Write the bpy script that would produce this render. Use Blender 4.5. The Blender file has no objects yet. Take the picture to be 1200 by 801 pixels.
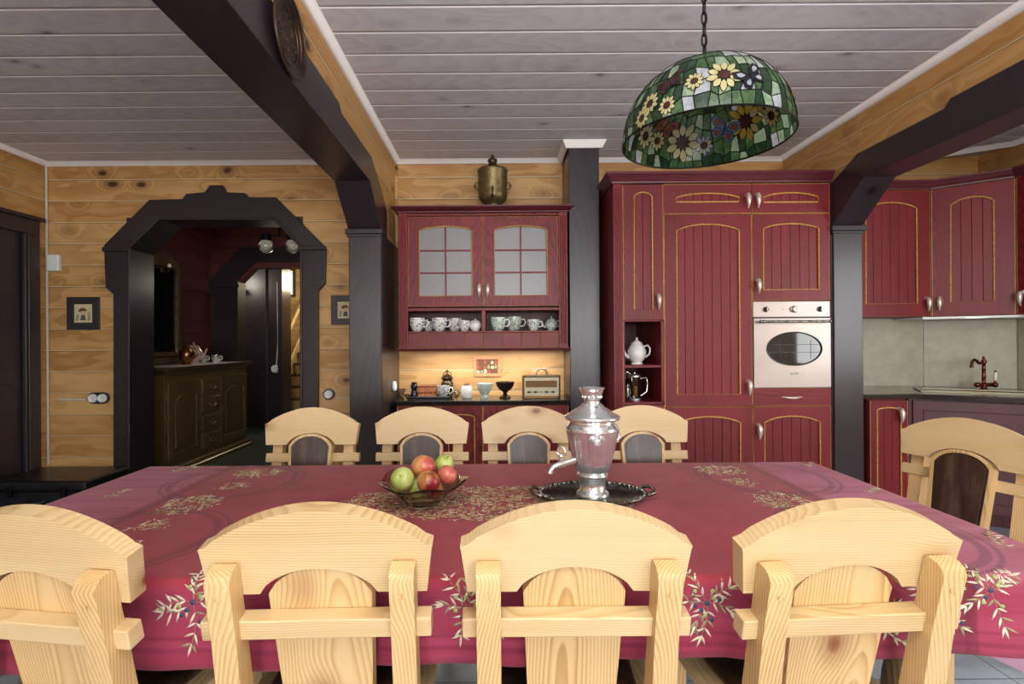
import bpy, math, random
from math import sin, cos, pi, sqrt, radians, atan2
from mathutils import Vector, Matrix, noise
from mathutils.geometry import tessellate_polygon
random.seed(7)
SC = bpy.context.scene
COL = SC.collection
H = 1.32                     # eye height
CEIL = 2.85
F = 600.0

def P(px, py, Z):            # where a ray through the photo meets the plane y = Z
    dx, dy = px - 582.0, py - 399.0
    return Vector(((dx - .007*dy)*Z/F, Z, H - (dy + .007*dx)*Z/F))

# ------------------------------------------------------------------ materials
def lin(h):
    h = h.lstrip('#')
    r = []
    for i in (0, 2, 4):
        c = int(h[i:i+2], 16)/255
        r.append(c/12.92 if c <= .04045 else ((c+.055)/1.055)**2.4)
    return (*r, 1.0)

class NT:
    def __init__(s, name):
        s.m = bpy.data.materials.new(name); s.m.use_nodes = True
        s.t = s.m.node_tree; s.t.nodes.clear()
        s.out = s.n('ShaderNodeOutputMaterial')
        s.b = s.n('ShaderNodeBsdfPrincipled')
        s.l(s.b.outputs[0], s.out.inputs[0])
    def n(s, ty, **k):
        nd = s.t.nodes.new(ty)
        for a, v in k.items(): setattr(nd, a, v)
        return nd
    def l(s, a, b): s.t.links.new(a, b)
    def put(s, sock, v):
        if hasattr(v, 'is_output') or isinstance(v, bpy.types.NodeSocket): s.l(v, sock)
        else: sock.default_value = v
    def math(s, op, a, b=0.0, c=0.0, clamp=False):
        nd = s.n('ShaderNodeMath', operation=op, use_clamp=clamp)
        s.put(nd.inputs[0], a); s.put(nd.inputs[1], b); s.put(nd.inputs[2], c)
        return nd.outputs[0]
    def vmath(s, op, a, b=(0, 0, 0)):
        nd = s.n('ShaderNodeVectorMath', operation=op)
        s.put(nd.inputs[0], a); s.put(nd.inputs[1], b)
        return nd.outputs[0]
    def mix(s, f, a, b, mode='MIX'):
        nd = s.n('ShaderNodeMix', data_type='RGBA', blend_type=mode)
        s.put(nd.inputs[0], f); s.put(nd.inputs[6], a); s.put(nd.inputs[7], b)
        return nd.outputs[2]
    def ramp(s, f, stops, interp='LINEAR'):
        nd = s.n('ShaderNodeValToRGB'); cr = nd.color_ramp; cr.interpolation = interp
        while len(cr.elements) < len(stops): cr.elements.new(.5)
        for e, (p, c) in zip(cr.elements, stops): e.position = p; e.color = c
        s.put(nd.inputs[0], f)
        return nd.outputs[0]
    def sstep(s, v, a, b, lo=0.0, hi=1.0):
        nd = s.n('ShaderNodeMapRange', interpolation_type='SMOOTHSTEP')
        s.put(nd.inputs[0], v); s.put(nd.inputs[1], a); s.put(nd.inputs[2], b); s.put(nd.inputs[3], lo); s.put(nd.inputs[4], hi)
        return nd.outputs[0]
    def noise(s, vec, scale, detail=4, rough=.5, dist=0.0, color=False):
        nd = s.n('ShaderNodeTexNoise'); s.l(vec, nd.inputs['Vector'])
        nd.inputs['Scale'].default_value = scale; nd.inputs['Detail'].default_value = detail
        nd.inputs['Roughness'].default_value = rough; nd.inputs['Distortion'].default_value = dist
        return nd.outputs['Color' if color else 'Fac']
    def obj(s): return s.n('ShaderNodeTexCoord').outputs['Object']
    def scale(s, vec, sc):
        return s.vmath('MULTIPLY', vec, sc)
    def xyz(s, v):
        nd = s.n('ShaderNodeSeparateXYZ'); s.l(v, nd.inputs[0]); return nd.outputs
    def comb(s, x, y, z):
        nd = s.n('ShaderNodeCombineXYZ')
        s.put(nd.inputs[0], x); s.put(nd.inputs[1], y); s.put(nd.inputs[2], z); return nd.outputs[0]
    def bump(s, h, strength=.3, dist=.01):
        nd = s.n('ShaderNodeBump'); nd.inputs['Strength'].default_value = strength
        nd.inputs['Distance'].default_value = dist; s.l(h, nd.inputs['Height'])
        s.l(nd.outputs[0], s.b.inputs['Normal']); return nd
    def set(s, **k):
        nm = {'base': 'Base Color', 'rough': 'Roughness', 'metal': 'Metallic', 'spec': 'Specular IOR Level', 'trans': 'Transmission Weight',
              'coat': 'Coat Weight', 'coatr': 'Coat Roughness', 'emit': 'Emission Color', 'es': 'Emission Strength', 'ior': 'IOR', 'alpha': 'Alpha', 'sheen': 'Sheen Weight'}
        for a, v in k.items(): s.put(s.b.inputs[nm[a]], v)
        return s

def plain(name, col, rough=.5, metal=0, var=.06, vs=12.0, **k):
    t = NT(name); o = t.obj(); c = lin(col)
    f = t.noise(o, vs, 4, .55)
    d = tuple(x*(1-var*3) for x in c[:3])+(1,); u = tuple(min(1, x*(1+var*2)) for x in c[:3])+(1,)
    t.set(base=t.ramp(f, [(.3, d), (.7, u)]), rough=rough, metal=metal, **k)
    return t.m

def wood(name, light, dark, axis=2, rings=9.0, rough=.45, contrast=1.0, knot=None, coat=0.0, bump=.12, board=None, mid=None, seam=None, kscale=2.2, spec=.5, kthr=.075, gs=None, lw=.5, wobble=.045):
    """board = (axis of stacking, width): planks of that width with grooves; seam = colours (dark, light); rings = growth rings per 10 cm."""
    t = NT(name); o = t.obj()
    rnd = t.n('ShaderNodeObjectInfo').outputs['Random']
    tone = rnd
    fr = None
    if board:
        ba, bw = board
        s = t.math('DIVIDE', t.xyz(o)[ba], bw)
        wn = t.n('ShaderNodeTexWhiteNoise', noise_dimensions='1D'); t.l(t.math('FLOOR', s), wn.inputs['W'])
        tone = wn.outputs['Value']; fr = t.math('FRACT', s)
    sp = t.math('ADD', t.math('MULTIPLY', tone, 7.0), t.math('MULTIPLY', rnd, 5.0))
    v = t.vmath('ADD', o, t.comb(sp, t.math('MULTIPLY', sp, 1.7), t.math('MULTIPLY', sp, 2.3)))
    x = t.xyz(o); al = x[axis]; p, q = [x[i] for i in range(3) if i != axis]
    if board: # coordinates inside this plank
        ctr = t.math('MULTIPLY', t.math('SUBTRACT', fr, .5), bw)
        if axis != ba:
            idx = [i for i in range(3) if i != axis]
            if idx[0] == ba: p = ctr
            else: q = ctr
    wob = t.scale(v, tuple(.9 if i == axis else 3.0 for i in range(3)))
    n1 = t.n('ShaderNodeTexNoise'); t.l(wob, n1.inputs['Vector']); n1.inputs['Scale'].default_value = 1.6; n1.inputs['Detail'].default_value = 2.0
    wc = t.xyz(t.vmath('SUBTRACT', n1.outputs['Color'], (.5, .5, .5)))
    # pith runs slightly askew to the board, so faces cut across the rings show long pointed arches
    P_ = t.math('ADD', t.math('ADD', p, t.math('MULTIPLY', t.math('SUBTRACT', tone, .5), .12)), t.math('MULTIPLY', wc[0], wobble))
    Q_ = t.math('ADD', t.math('ADD', q, t.math('MULTIPLY', al, .035)), t.math('ADD', t.math('MULTIPLY', wc[1], wobble), .075))
    r = t.math('SQRT', t.math('ADD', t.math('MULTIPLY', P_, P_), t.math('MULTIPLY', Q_, Q_)))
    kd = None
    if knot:
        kv = t.scale(v, tuple(1.0 if i != axis else .6 for i in range(3)))
        kv = t.vmath('ADD', kv, t.scale(t.noise(kv, 4.0, 2, color=True), (.05, .05, .05)))
        vo = t.n('ShaderNodeTexVoronoi'); t.l(kv, vo.inputs['Vector']); vo.inputs['Scale'].default_value = kscale
        kd = vo.outputs['Distance']
        r = t.math('ADD', r, t.math('MULTIPLY', t.sstep(kd, 0.0, kthr*3.2, 1.0, 0.0), .018))
    ph = t.math('MULTIPLY', r, rings*10.0)
    tri = t.math('FRACT', ph)
    ring = t.math('MULTIPLY', t.sstep(tri, .15, .88), t.sstep(tri, .90, 1.0, 1.0, 0.0))
    fine = t.noise(t.scale(v, tuple(90.0 if i != axis else 2.5 for i in range(3))), 1.0, 4, .6)
    broad = t.noise(t.scale(v, tuple(6.0 if i != axis else .7 for i in range(3))), 1.0, 3, .5)
    f = t.math('ADD', t.math('MULTIPLY', ring, .42*contrast), t.math('MULTIPLY', fine, .30))
    f = t.math('ADD', f, t.math('MULTIPLY', t.math('SUBTRACT', broad, .5), .6))
    f = t.math('ADD', f, t.math('MULTIPLY', t.math('SUBTRACT', tone, .5), .26 if board else .08))
    L, D = lin(light), lin(dark)
    Mi = lin(mid) if mid else tuple((a+b)/2 for a, b in zip(L, D))
    col = t.ramp(f, [(.10, L), (.42, Mi), (.80, D)])
    if knot:
        k = t.sstep(kd, kthr*.45, kthr, 1.0, 0.0)
        halo = t.sstep(kd, kthr*.7, kthr*2.4, .5, 0.0)
        kc = lin(knot); hc = tuple((a*.4+b*.6) for a, b in zip(kc, D))
        col = t.mix(halo, col, hc); col = t.mix(k, col, kc)
    hgt = t.math('MULTIPLY', t.math('ADD', ring, fine), .02)
    if board:
        e = t.math('MINIMUM', fr, t.math('SUBTRACT', 1.0, fr))
        gw = .012/bw
        gr = t.sstep(e, gw*.15, gw, 0.0, 1.0)
        if seam:
            lt = t.sstep(fr, .006*lw/bw, .018*lw/bw, 1.0, 0.0)
            col = t.mix(t.math('MULTIPLY', lt, .9), col, lin(seam[1]))
            dk = t.sstep(t.math('SUBTRACT', 1.0, fr), .001/bw, .006/bw, 1.0, 0.0)
            col = t.mix(t.math('MULTIPLY', dk, .85), col, lin(seam[0]))
        hgt = t.math('ADD', hgt, t.math('MULTIPLY', gr, .5))
        t.bump(hgt, .5, .012)
    else:
        t.bump(hgt, bump, .02)
    t.set(base=col, rough=rough, coat=coat, coatr=.25, spec=spec)
    return t.m

M = {}
M['pine_x'] = wood('pine grain across', '#d5ba8d', '#a27b49', 0, 16, .42, .75, '#7c3f1c', coat=.1, mid='#cbac7a', kthr=.13, kscale=6.0)
M['pine_z'] = wood('pine grain upright', '#d6b684', '#966837', 2, 17, .42, .95, '#8a5228', coat=.1, mid='#caa56d', kthr=.12, kscale=5.0)
M['pine_y'] = wood('pine grain lengthwise', '#ddc08f', '#b68c54', 1, 13, .42, .85, '#8a5228', coat=.1, mid='#d0b07b', kthr=.05)
GS = ('#4f3217', '#d8c8a6')
M['logwall_x'] = wood('golden log boards', '#d0a46a', '#7e5228', 0, 15, .5, .5, '#4c2c14', board=(2, .18), mid='#b4844c', seam=GS, kscale=4.0, kthr=.12, wobble=.03)
M['logwall_y'] = wood('golden log boards along', '#cfa367', '#8e5c28', 1, 15, .5, .5, '#4c2c14', board=(2, .18), mid='#ba8a4e', seam=GS, kscale=4.0, kthr=.12, wobble=.03)
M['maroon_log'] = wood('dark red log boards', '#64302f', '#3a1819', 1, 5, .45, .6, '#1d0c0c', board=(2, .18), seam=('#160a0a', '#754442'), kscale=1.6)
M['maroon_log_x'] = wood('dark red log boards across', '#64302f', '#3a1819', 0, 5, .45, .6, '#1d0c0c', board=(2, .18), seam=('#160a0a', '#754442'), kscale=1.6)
M['ceil'] = wood('whitewashed ceiling boards', '#d3d3d6', '#aeaeb3', 0, 14, .6, .5, '#8f878a', board=(1, .195), mid='#c5c5c9', seam=('#958d8e', '#ffffff'), kscale=4.2, kthr=.09, lw=1.0)
M['white'] = plain('white painted trim', '#ece8e4', .45, var=.01)
M['dark_z'] = wood('dark stained trim upright', '#332a30', '#1b151a', 2, 9, .33, .5, '#0c080b', coat=.25, mid='#261f24')
M['dark_y'] = wood('dark stained beam', '#32282d', '#1b1519', 1, 9, .36, .4, '#0c080b', coat=.2, mid='#261e22')
M['dark_x'] = wood('dark stained casing', '#2b2328', '#171216', 0, 9, .40, .4, '#0c080b', coat=.15, mid='#201a1e')
M['red_z'] = wood('dark red stained wood upright', '#84282c', '#3c0e12', 2, 20, .44, .75, '#2c090d', coat=.04, spec=.35, mid='#6a1c21', kthr=.04)
M['red_x'] = wood('dark red stained wood across', '#84282c', '#3c0e12', 0, 20, .44, .75, '#2c090d', coat=.04, spec=.35, mid='#6a1c21', kthr=.04)
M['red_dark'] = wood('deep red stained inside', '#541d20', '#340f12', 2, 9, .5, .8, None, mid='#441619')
M['gold'] = plain('ochre patina line', '#c89a4a', .5, var=.14, vs=60)
M['oak'] = wood('brown carved oak', '#75603e', '#382813', 2, 10, .38, .9, None, coat=.3, mid='#564226')
M['oak_y'] = wood('brown oak top', '#5f4b34', '#302414', 1, 10, .3, .9, None, coat=.4, mid='#46351f')
M['leather'] = None
def leather():
    t = NT('brown aged leather'); o = t.obj()
    n1 = t.noise(t.scale(o, (22, 22, 5)), 1.0, 4, .6); n2 = t.noise(o, 160, 3)
    t.set(base=t.ramp(n1, [(.28, lin('#1c110c')), (.5, lin('#3a251b')), (.75, lin('#5c463a'))]), rough=.36, coat=.22, coatr=.2)
    t.bump(n2, .25, .004); return t.m
M['leather'] = leather()
M['black_stone'] = plain('black polished worktop', '#1a1718', .14, var=.2, vs=90, coat=.3)
M['steel'] = plain('polished silver metal', '#eceef0', .17, .84, var=.05, vs=30)
M['steel_dark'] = plain('tarnished silver metal', '#8d8d88', .25, 1.0, var=.25, vs=60)
M['pewter'] = plain('pewter handle metal', '#dccdc2', .35, .55, var=.05)
M['brass'] = plain('aged brass', '#786845', .42, .7, var=.12, vs=25)
M['brass_dark'] = plain('dark aged brass', '#453725', .42, .6, var=.15, vs=25)
M['copper'] = plain('aged copper', '#7c4534', .3, 1.0, var=.14, vs=25)
M['copper_bright'] = plain('warm copper', '#9c6a4e', .3, 1.0, var=.14, vs=25)
M['china'] = plain('white porcelain', '#ecebe8', .15, var=.01, coat=.4)
M['plastic_white'] = plain('white plastic', '#e4e4e2', .35, var=.01)
M['plastic_black'] = plain('black plastic', '#131215', .35, var=.05)
M['iron'] = plain('black iron', '#17151a', .4, .6, var=.1)
M['oven'] = plain('warm satin steel', '#b9aca4', .38, .6, var=.03, vs=4)
M['oven_glass'] = plain('dark oven glass', '#0d1318', .05, var=.1, coat=.6)
M['rack'] = plain('oven rack metal', '#9aa6ad', .3, .9)
M['blackleather'] = plain('black grained leather', '#17161a', .38, var=.3, vs=70, coat=.2)
M['orange'] = plain('orange lacquer', '#cc7a3c', .4, var=.12, vs=40)
M['soap'] = plain('violet black glass', '#1c1838', .2, var=.1)
M['cream'] = plain('cream enamel', '#d8cdaa', .4, var=.04)
M['band'] = plain('brown tweed', '#8f6a40', .8, var=.3, vs=220)
M['cable'] = plain('pale cable', '#cfc9be', .5, var=.02)
M['greenbowl'] = plain('pale green porcelain', '#b9c6bc', .2, var=.12, vs=60, coat=.4)
M['bronze'] = plain('dark bronze', '#4e4232', .3, .85, var=.2, vs=50)
M['beige'] = plain('beige composite', '#c9c1a2', .35, var=.05)

def china_pattern(name, base, dark, sc=60, thr=.5):
    t = NT(name); o = t.obj()
    n = t.noise(o, sc, 2, .5, 1.5)
    t.set(base=t.ramp(n, [(thr, lin(base)), (thr+.04, lin(dark))]), rough=.18, coat=.4); return t.m
M['cup_black'] = china_pattern('white porcelain with black pattern', '#eceae6', '#26262b', 75, .56)
M['cup_green'] = china_pattern('white porcelain with green pattern', '#e2e8e0', '#7f9a88', 60, .52)
M['mug_black'] = china_pattern('white mug with black zigzag', '#f0eeea', '#19191c', 90, .5)

def stone():
    t = NT('grey beige stone panel'); o = t.obj()
    n1 = t.noise(o, 14, 6, .65); n2 = t.noise(o, 90, 3)
    c = t.mix(t.sstep(n2, .3, .7), t.ramp(n1, [(.3, lin('#a19c86')), (.6, lin('#bdb8a2')), (.8, lin('#cfcab8'))]), lin('#b1ac97'))
    t.set(base=c, rough=.5); return t.m
M['stone'] = stone()
def tiles():
    t = NT('pale blue floor tiles'); o = t.obj(); x = t.xyz(o)
    m = None
    for a in (0, 1):
        fr = t.math('FRACT', t.math('DIVIDE', x[a], .33))
        e = t.math('MINIMUM', fr, t.math('SUBTRACT', 1.0, fr))
        g = t.sstep(e, .004, .012)
        m = g if m is None else t.math('MULTIPLY', m, g)
    n = t.noise(o, 5, 5, .6)
    c = t.ramp(n, [(.3, lin('#8f9dab')), (.7, lin('#b3bec8'))])
    t.set(base=t.mix(m, lin('#5b646c'), c), rough=.3)
    t.bump(m, .3, .004); return t.m
M['tiles'] = tiles()
M['carpet'] = plain('dark green hall floor', '#36443f', .35, var=.12, vs=8)
M['plaster'] = plain('white plaster', '#cfccc6', .8, var=.02)

def frosted():
    t = NT('frosted cabinet glass'); o = t.obj()
    t.set(base=lin('#8d8c8f'), rough=.3, trans=.15, spec=.6); 
    n = t.noise(o, 130, 2); t.bump(n, .15, .002); return t.m
M['frosted'] = frosted()
def glassy(name, col, rough=.02, ior=1.45):
    t = NT(name); o = t.obj(); f = t.noise(o, 6, 2)
    c = lin(col); d = tuple(v*.93 for v in c[:3])+(1,)
    t.set(base=t.ramp(f, [(.3, d), (.7, c)]), rough=rough, trans=1.0, ior=ior); return t.m
M['amber_glass'] = glassy('smoky amber glass', '#d6d8b0')
M['clear_glass'] = glassy('clear glass', '#f2f4f2')
def winglass():
    t = NT('window glass'); g = t.n('ShaderNodeBsdfTransparent'); t.l(g.outputs[0], t.out.inputs[0])
    gl = t.n('ShaderNodeBsdfGlossy'); gl.inputs['Roughness'].default_value = .02
    mx = t.n('ShaderNodeMixShader'); mx.inputs[0].default_value = .06
    t.l(g.outputs[0], mx.inputs[1]); t.l(gl.outputs[0], mx.inputs[2]); t.l(mx.outputs[0], t.out.inputs[0]); return t.m
M['window_glass'] = winglass()
def emit(name, col, s):
    t = NT(name); t.set(base=lin(col), emit=lin(col), es=s, rough=.3); return t.m
M['globe'] = emit('glowing frosted globe', '#cfc6b4', .22)
M['skylight'] = emit('daylit pane', '#e2f2d8', .85)

def apple(name, a, b, c=None):
    t = NT(name); o = t.obj(); x = t.xyz(o)
    n = t.noise(t.scale(o, (14, 14, 6)), 1.5, 4, .6, .6)
    st = [(.32, lin(a)), (.62, lin(b))]
    if c: st.append((.75, lin(c)))
    t.set(base=t.ramp(t.math('ADD', n, t.math('MULTIPLY', x[0], 4.0)), st), rough=.32, coat=.2); return t.m
M['apple_green'] = apple('green apple skin', '#9fb04a', '#c4cc7a')
M['apple_red'] = apple('red apple skin', '#b98a4a', '#8c2226', '#6d1418')
M['peach'] = apple('peach skin', '#cf9a58', '#c05a48', '#9b4050')
M['peach_pink'] = apple('pink blushed apple skin', '#c77a5c', '#b84a48', '#d0a070')

def shade_glass(name, col, col2, sc=40, trans=.5):
    t = NT(name); o = t.obj(); n = t.noise(o, sc, 4, .6, 1.0)
    c = t.ramp(n, [(.3, lin(col)), (.7, lin(col2))])
    t.set(base=c, rough=.18, spec=.6)
    tr = t.n('ShaderNodeBsdfTranslucent'); t.l(c, tr.inputs[0])
    mx = t.n('ShaderNodeMixShader'); mx.inputs[0].default_value = trans
    t.l(t.b.outputs[0], mx.inputs[1]); t.l(tr.outputs[0], mx.inputs[2]); t.l(mx.outputs[0], t.out.inputs[0]); return t.m
M['g_green'] = shade_glass('green art glass', '#2c4f2a', '#67895a')
M['g_dkgreen'] = shade_glass('dark green art glass', '#162c1c', '#38553a')
M['g_mint'] = shade_glass('pale green art glass', '#7da07a', '#bccdb4')
M['g_cream'] = shade_glass('cream yellow art glass', '#d8cc86', '#eee6b4')
M['g_yellow'] = shade_glass('yellow art glass', '#d9b93c', '#ecd96e')
M['g_white'] = shade_glass('white opal glass', '#a9b0bd', '#d4d8dd')
M['g_brown'] = shade_glass('brown art glass', '#3a1c1a', '#6b3a30')
M['g_orange'] = shade_glass('orange art glass', '#a8441c', '#c8642c')
M['g_blue'] = shade_glass('blue art glass', '#4a6ca6', '#86a2cc')
M['g_dark'] = shade_glass('near black art glass', '#17141c', '#332c38')
M['lead'] = plain('dark lead came', '#15140f', .4, .7, var=.1)

def cloth_mat():
    t = NT('crimson printed cotton'); o = t.obj(); x = t.xyz(o)
    n = t.noise(o, 9, 4, .6); w = t.noise(t.scale(o, (300, 300, 300)), 1, 2); st = t.noise(t.scale(o, (1.2, 20, 20)), 1, 4, .6)
    base = t.ramp(n, [(.3, lin('#86262f')), (.7, lin('#9a323c'))])
    # paler woven bands near both ends
    ax = t.math('ABSOLUTE', t.math('ADD', x[0], .04))
    e = t.sstep(ax, 1.215, 1.225)
    pale = t.ramp(st, [(.3, lin('#933a4c')), (.7, lin('#aa5a6e'))])
    base = t.mix(e, base, pale)
    sd = t.sstep(x[2], .700, .742, 1.0, 0.0)  # brighter window light on the hanging sides painted in as a pinker tone
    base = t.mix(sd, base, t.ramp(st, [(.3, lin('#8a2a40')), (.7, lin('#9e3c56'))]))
    # darker printed rings in the corners
    for cx in (-1.1, 1.12):
        for cy in (1.52, 2.15):
            d = t.vmath('SUBTRACT', o, (cx, cy, .748)); d = t.scale(d, (1, 1, 0))
            ln = t.n('ShaderNodeVectorMath', operation='LENGTH'); t.l(d, ln.inputs[0])
            r = ln.outputs['Value']
            for r0, r1 in ((.225, .25), (.262, .275)):
                k = t.math('MULTIPLY', t.sstep(r, r0-.004, r0+.004), t.sstep(r, r1-.004, r1+.004, 1.0, 0.0))
                base = t.mix(t.math('MULTIPLY', k, .45), base, lin('#4c1226'))
    k = t.math('MULTIPLY', t.sstep(ax, 1.17, 1.18), t.sstep(ax, 1.20, 1.21, 1.0, 0.0))
    base = t.mix(t.math('MULTIPLY', k, .5), base, lin('#5a1626'))
    for a, b in ((.57, .582), (.60, .607)):
        k = t.math('MULTIPLY', t.sstep(x[2], a-.003, a+.003), t.sstep(x[2], b-.003, b+.003, 1.0, 0.0))
        base = t.mix(t.math('MULTIPLY', k, .35), base, lin('#5a1030'))
    t.set(base=base, rough=.78, sheen=.15, spec=.25)
    t.bump(t.math('ADD', t.math('MULTIPLY', w, .3), t.noise(t.scale(o, (3, 5, 3)), 1.6, 3)), .25, .006)
    return t.m
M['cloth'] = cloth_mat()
M['cloth_back'] = plain('pale reverse of cotton', '#c69aae', .85, var=.04)
M['leaf_pale'] = plain('printed pale leaves', '#d8d0b4', .8, var=.08, vs=90)
M['leaf_olive'] = plain('printed olive leaves', '#98946a', .8, var=.1, vs=90)
M['leaf_gold'] = plain('printed golden leaves', '#c8a777', .8, var=.12, vs=90)
M['olive_blue'] = plain('printed blue olives', '#3c4662', .8, var=.1, vs=90)
M['olive_green'] = plain('printed green olives', '#a3b06a', .8, var=.1, vs=90)
M['orange_frame'] = plain('pale orange frame paint', '#d98a5c', .5, var=.05)
M['p_red'] = plain('printed red', '#b5463a', .7); M['p_cream'] = plain('printed cream', '#e2d2ae', .7); M['p_green'] = plain('printed green', '#8f9a6a', .7)
M['p_brown'] = plain('printed brown', '#6e4a30', .7); M['p_card'] = plain('yellowed card', '#d3c79a', .7); M['p_skin'] = plain('printed pale pink', '#d8b496', .7); M['p_grey'] = plain('printed slate', '#55505e', .7)
M['dark_mirror'] = plain('old dark mirror', '#6e666a', .06, 1.0, var=.02)
M['plate_dark'] = plain('dark chased metal', '#3b2b22', .4, .6, var=.2)
M['plate_relief'] = plain('worn chased metal', '#5c4634', .4, .6, var=.2)
M['red_shaded'] = wood('red moulding wood with painted shade', '#67252c', '#38101a', 0, 18, .42, .5, None, coat=.1, mid='#521a22')  # same red wood as the doors, shade on the mouldings painted in darker
# ------------------------------------------------------------------ mesh helpers
def T(x=0, y=0, z=0): return Matrix.Translation((x, y, z))
def RX(a): return Matrix.Rotation(radians(a), 4, 'X')
def RY(a): return Matrix.Rotation(radians(a), 4, 'Y')
def RZ(a): return Matrix.Rotation(radians(a), 4, 'Z')
XZ = Matrix(((1, 0, 0, 0), (0, 0, 1, 0), (0, 1, 0, 0), (0, 0, 0, 1)))    # (u,v,w) -> (u,w,v): w runs away from the viewer
YZ = Matrix(((0, 0, 1, 0), (1, 0, 0, 0), (0, 1, 0, 0), (0, 0, 0, 1)))    # (u,v,w) -> (w,u,v)

class MB:
    def __init__(s, *mats):
        s.v = []; s.f = []; s.fm = []; s.mats = list(mats); s.x = Matrix.Identity(4); s.cur = 0
    def mat(s, name):
        if name not in s.mats: s.mats.append(name)
        s.cur = s.mats.index(name); return s
    def add(s, vs, fs):
        b = len(s.v)
        s.v += [s.x @ Vector(p) for p in vs]
        for f in fs: s.f.append([b+i for i in f]); s.fm.append(s.cur)
        return s
    def box(s, c, d, m=None):
        x, y, z = c; a, b, h = d[0]/2, d[1]/2, d[2]/2
        vs = [(-a, -b, -h), (a, -b, -h), (a, b, -h), (-a, b, -h), (-a, -b, h), (a, -b, h), (a, b, h), (-a, b, h)]
        mt = T(x, y, z) @ (m or Matrix.Identity(4))
        return s.add([mt @ Vector(v) for v in vs], [(0, 3, 2, 1), (4, 5, 6, 7), (0, 1, 5, 4), (1, 2, 6, 5), (2, 3, 7, 6), (3, 0, 4, 7)])
    def bb(s, x0, x1, y0, y1, z0, z1):
        return s.box(((x0+x1)/2, (y0+y1)/2, (z0+z1)/2), (x1-x0, y1-y0, z1-z0))
    def plate(s, outer, holes, t, m=Matrix.Identity(4)):
        """2D outline with holes, pushed from w=0 to w=t, then placed by m."""
        loops = [outer]+list(holes)
        def area(l): return sum(l[i][0]*l[(i+1) % len(l)][1]-l[(i+1) % len(l)][0]*l[i][1] for i in range(len(l)))
        loops = [l if (area(l) > 0) == (k == 0) else l[::-1] for k, l in enumerate(loops)]
        flat = [p for l in loops for p in l]; n = len(flat)
        tris = tessellate_polygon([[Vector((p[0], p[1], 0)) for p in l] for l in loops])
        vs = [(p[0], p[1], 0) for p in flat]+[(p[0], p[1], t) for p in flat]
        fs = []
        for a, b, c in tris:
            A = Vector(flat[a]); B = Vector(flat[b]); C_ = Vector(flat[c])
            if (B-A).cross(C_-A) < 0: b, c = c, b
            fs.append((a+n, b+n, c+n)); fs.append((a, c, b))
        k = 0
        for l in loops:
            for i in range(len(l)):
                a, b = k+i, k+(i+1) % len(l)
                fs.append((a, b, b+n, a+n))
            k += len(l)
        if m.to_3x3().determinant() < 0: fs = [f[::-1] for f in fs]
        return s.add([m @ Vector(v) for v in vs], fs)
    def tube(s, pts, r, n=8, closed=False, cap=True):
        pts = [Vector(p) for p in pts]; k = len(pts)
        rs = r if isinstance(r, (list, tuple)) else [r]*k
        vs = []; prev = None
        for i, p in enumerate(pts):
            if closed: d = pts[(i+1) % k]-pts[i-1]
            else: d = pts[min(i+1, k-1)]-pts[max(i-1, 0)]
            d = d.normalized() if d.length > 1e-9 else Vector((0, 0, 1))
            if prev is None:
                u = d.orthogonal().normalized()
            else:
                u = (prev-d*prev.dot(d))
                u = u.normalized() if u.length > 1e-6 else d.orthogonal().normalized()
            prev = u; w = d.cross(u)
            for j in range(n):
                a = 2*pi*j/n
                vs.append(p+(u*cos(a)+w*sin(a))*rs[i])
        fs = []
        for i in range(k if closed else k-1):
            a = i*n; b = ((i+1) % k)*n
            for j in range(n): fs.append((a+j, a+(j+1) % n, b+(j+1) % n, b+j))
        if cap and not closed:
            fs.append(tuple(range(n))[::-1]); fs.append(tuple((k-1)*n+j for j in range(n)))
        return s.add(vs, fs)
    def lathe(s, prof, n=32, m=Matrix.Identity(4), lobes=0, lamp=0.0, lz=(0, 1)):
        vs = []; fs = []; k = len(prof)
        for r, z in prof:
            for j in range(n):
                a = 2*pi*j/n; rr = max(r, 1e-4)
                if lobes and lz[0] < z < lz[1]: rr *= 1+lamp*abs(sin(a*lobes/2))*sin(pi*(z-lz[0])/(lz[1]-lz[0]))
                vs.append(m @ Vector((rr*cos(a), rr*sin(a), z)))
        for i in range(k-1):
            for j in range(n): fs.append((i*n+j, i*n+(j+1) % n, (i+1)*n+(j+1) % n, (i+1)*n+j))
        fs.append(tuple(range(n))[::-1]); fs.append(tuple((k-1)*n+j for j in range(n)))
        return s.add(vs, fs)
    def ball(s, c, r, n=14, sc=(1, 1, 1)):
        k = n//2+1
        return s.lathe([(r*sin(pi*i/k)*1.0, -r*cos(pi*i/k)) for i in range(k+1)], n, T(*c) @ Matrix.Diagonal((*sc, 1)))
    def sweep(s, path, prof, closed=False):
        """profile (out, z) swept along a horizontal path of (x,y), outward = right of travel"""
        k = len(path); ps = [Vector(p) for p in path]; vs = []; m = len(prof)
        for i, p in enumerate(ps):
            d0 = (ps[i]-ps[i-1]) if i or closed else (ps[1]-ps[0])
            d1 = (ps[(i+1) % k]-ps[i]) if i < k-1 or closed else (ps[i]-ps[i-1])
            d0.normalize(); d1.normalize()
            n0 = Vector((d0.y, -d0.x)); n1 = Vector((d1.y, -d1.x))
            nn = (n0+n1); nn = nn/max(nn.dot(n0), .2)
            for o, z in prof: vs.append((p.x+nn.x*o, p.y+nn.y*o, z))
        fs = []
        for i in range(k if closed else k-1):
            a = i*m; b = ((i+1) % k)*m
            for j in range(m): fs.append((a+j, b+j, b+(j+1) % m, a+(j+1) % m))
        if not closed: fs.append(tuple(range(m))); fs.append(tuple((k-1)*m+j for j in range(m))[::-1])
        return s.add(vs, fs)
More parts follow.
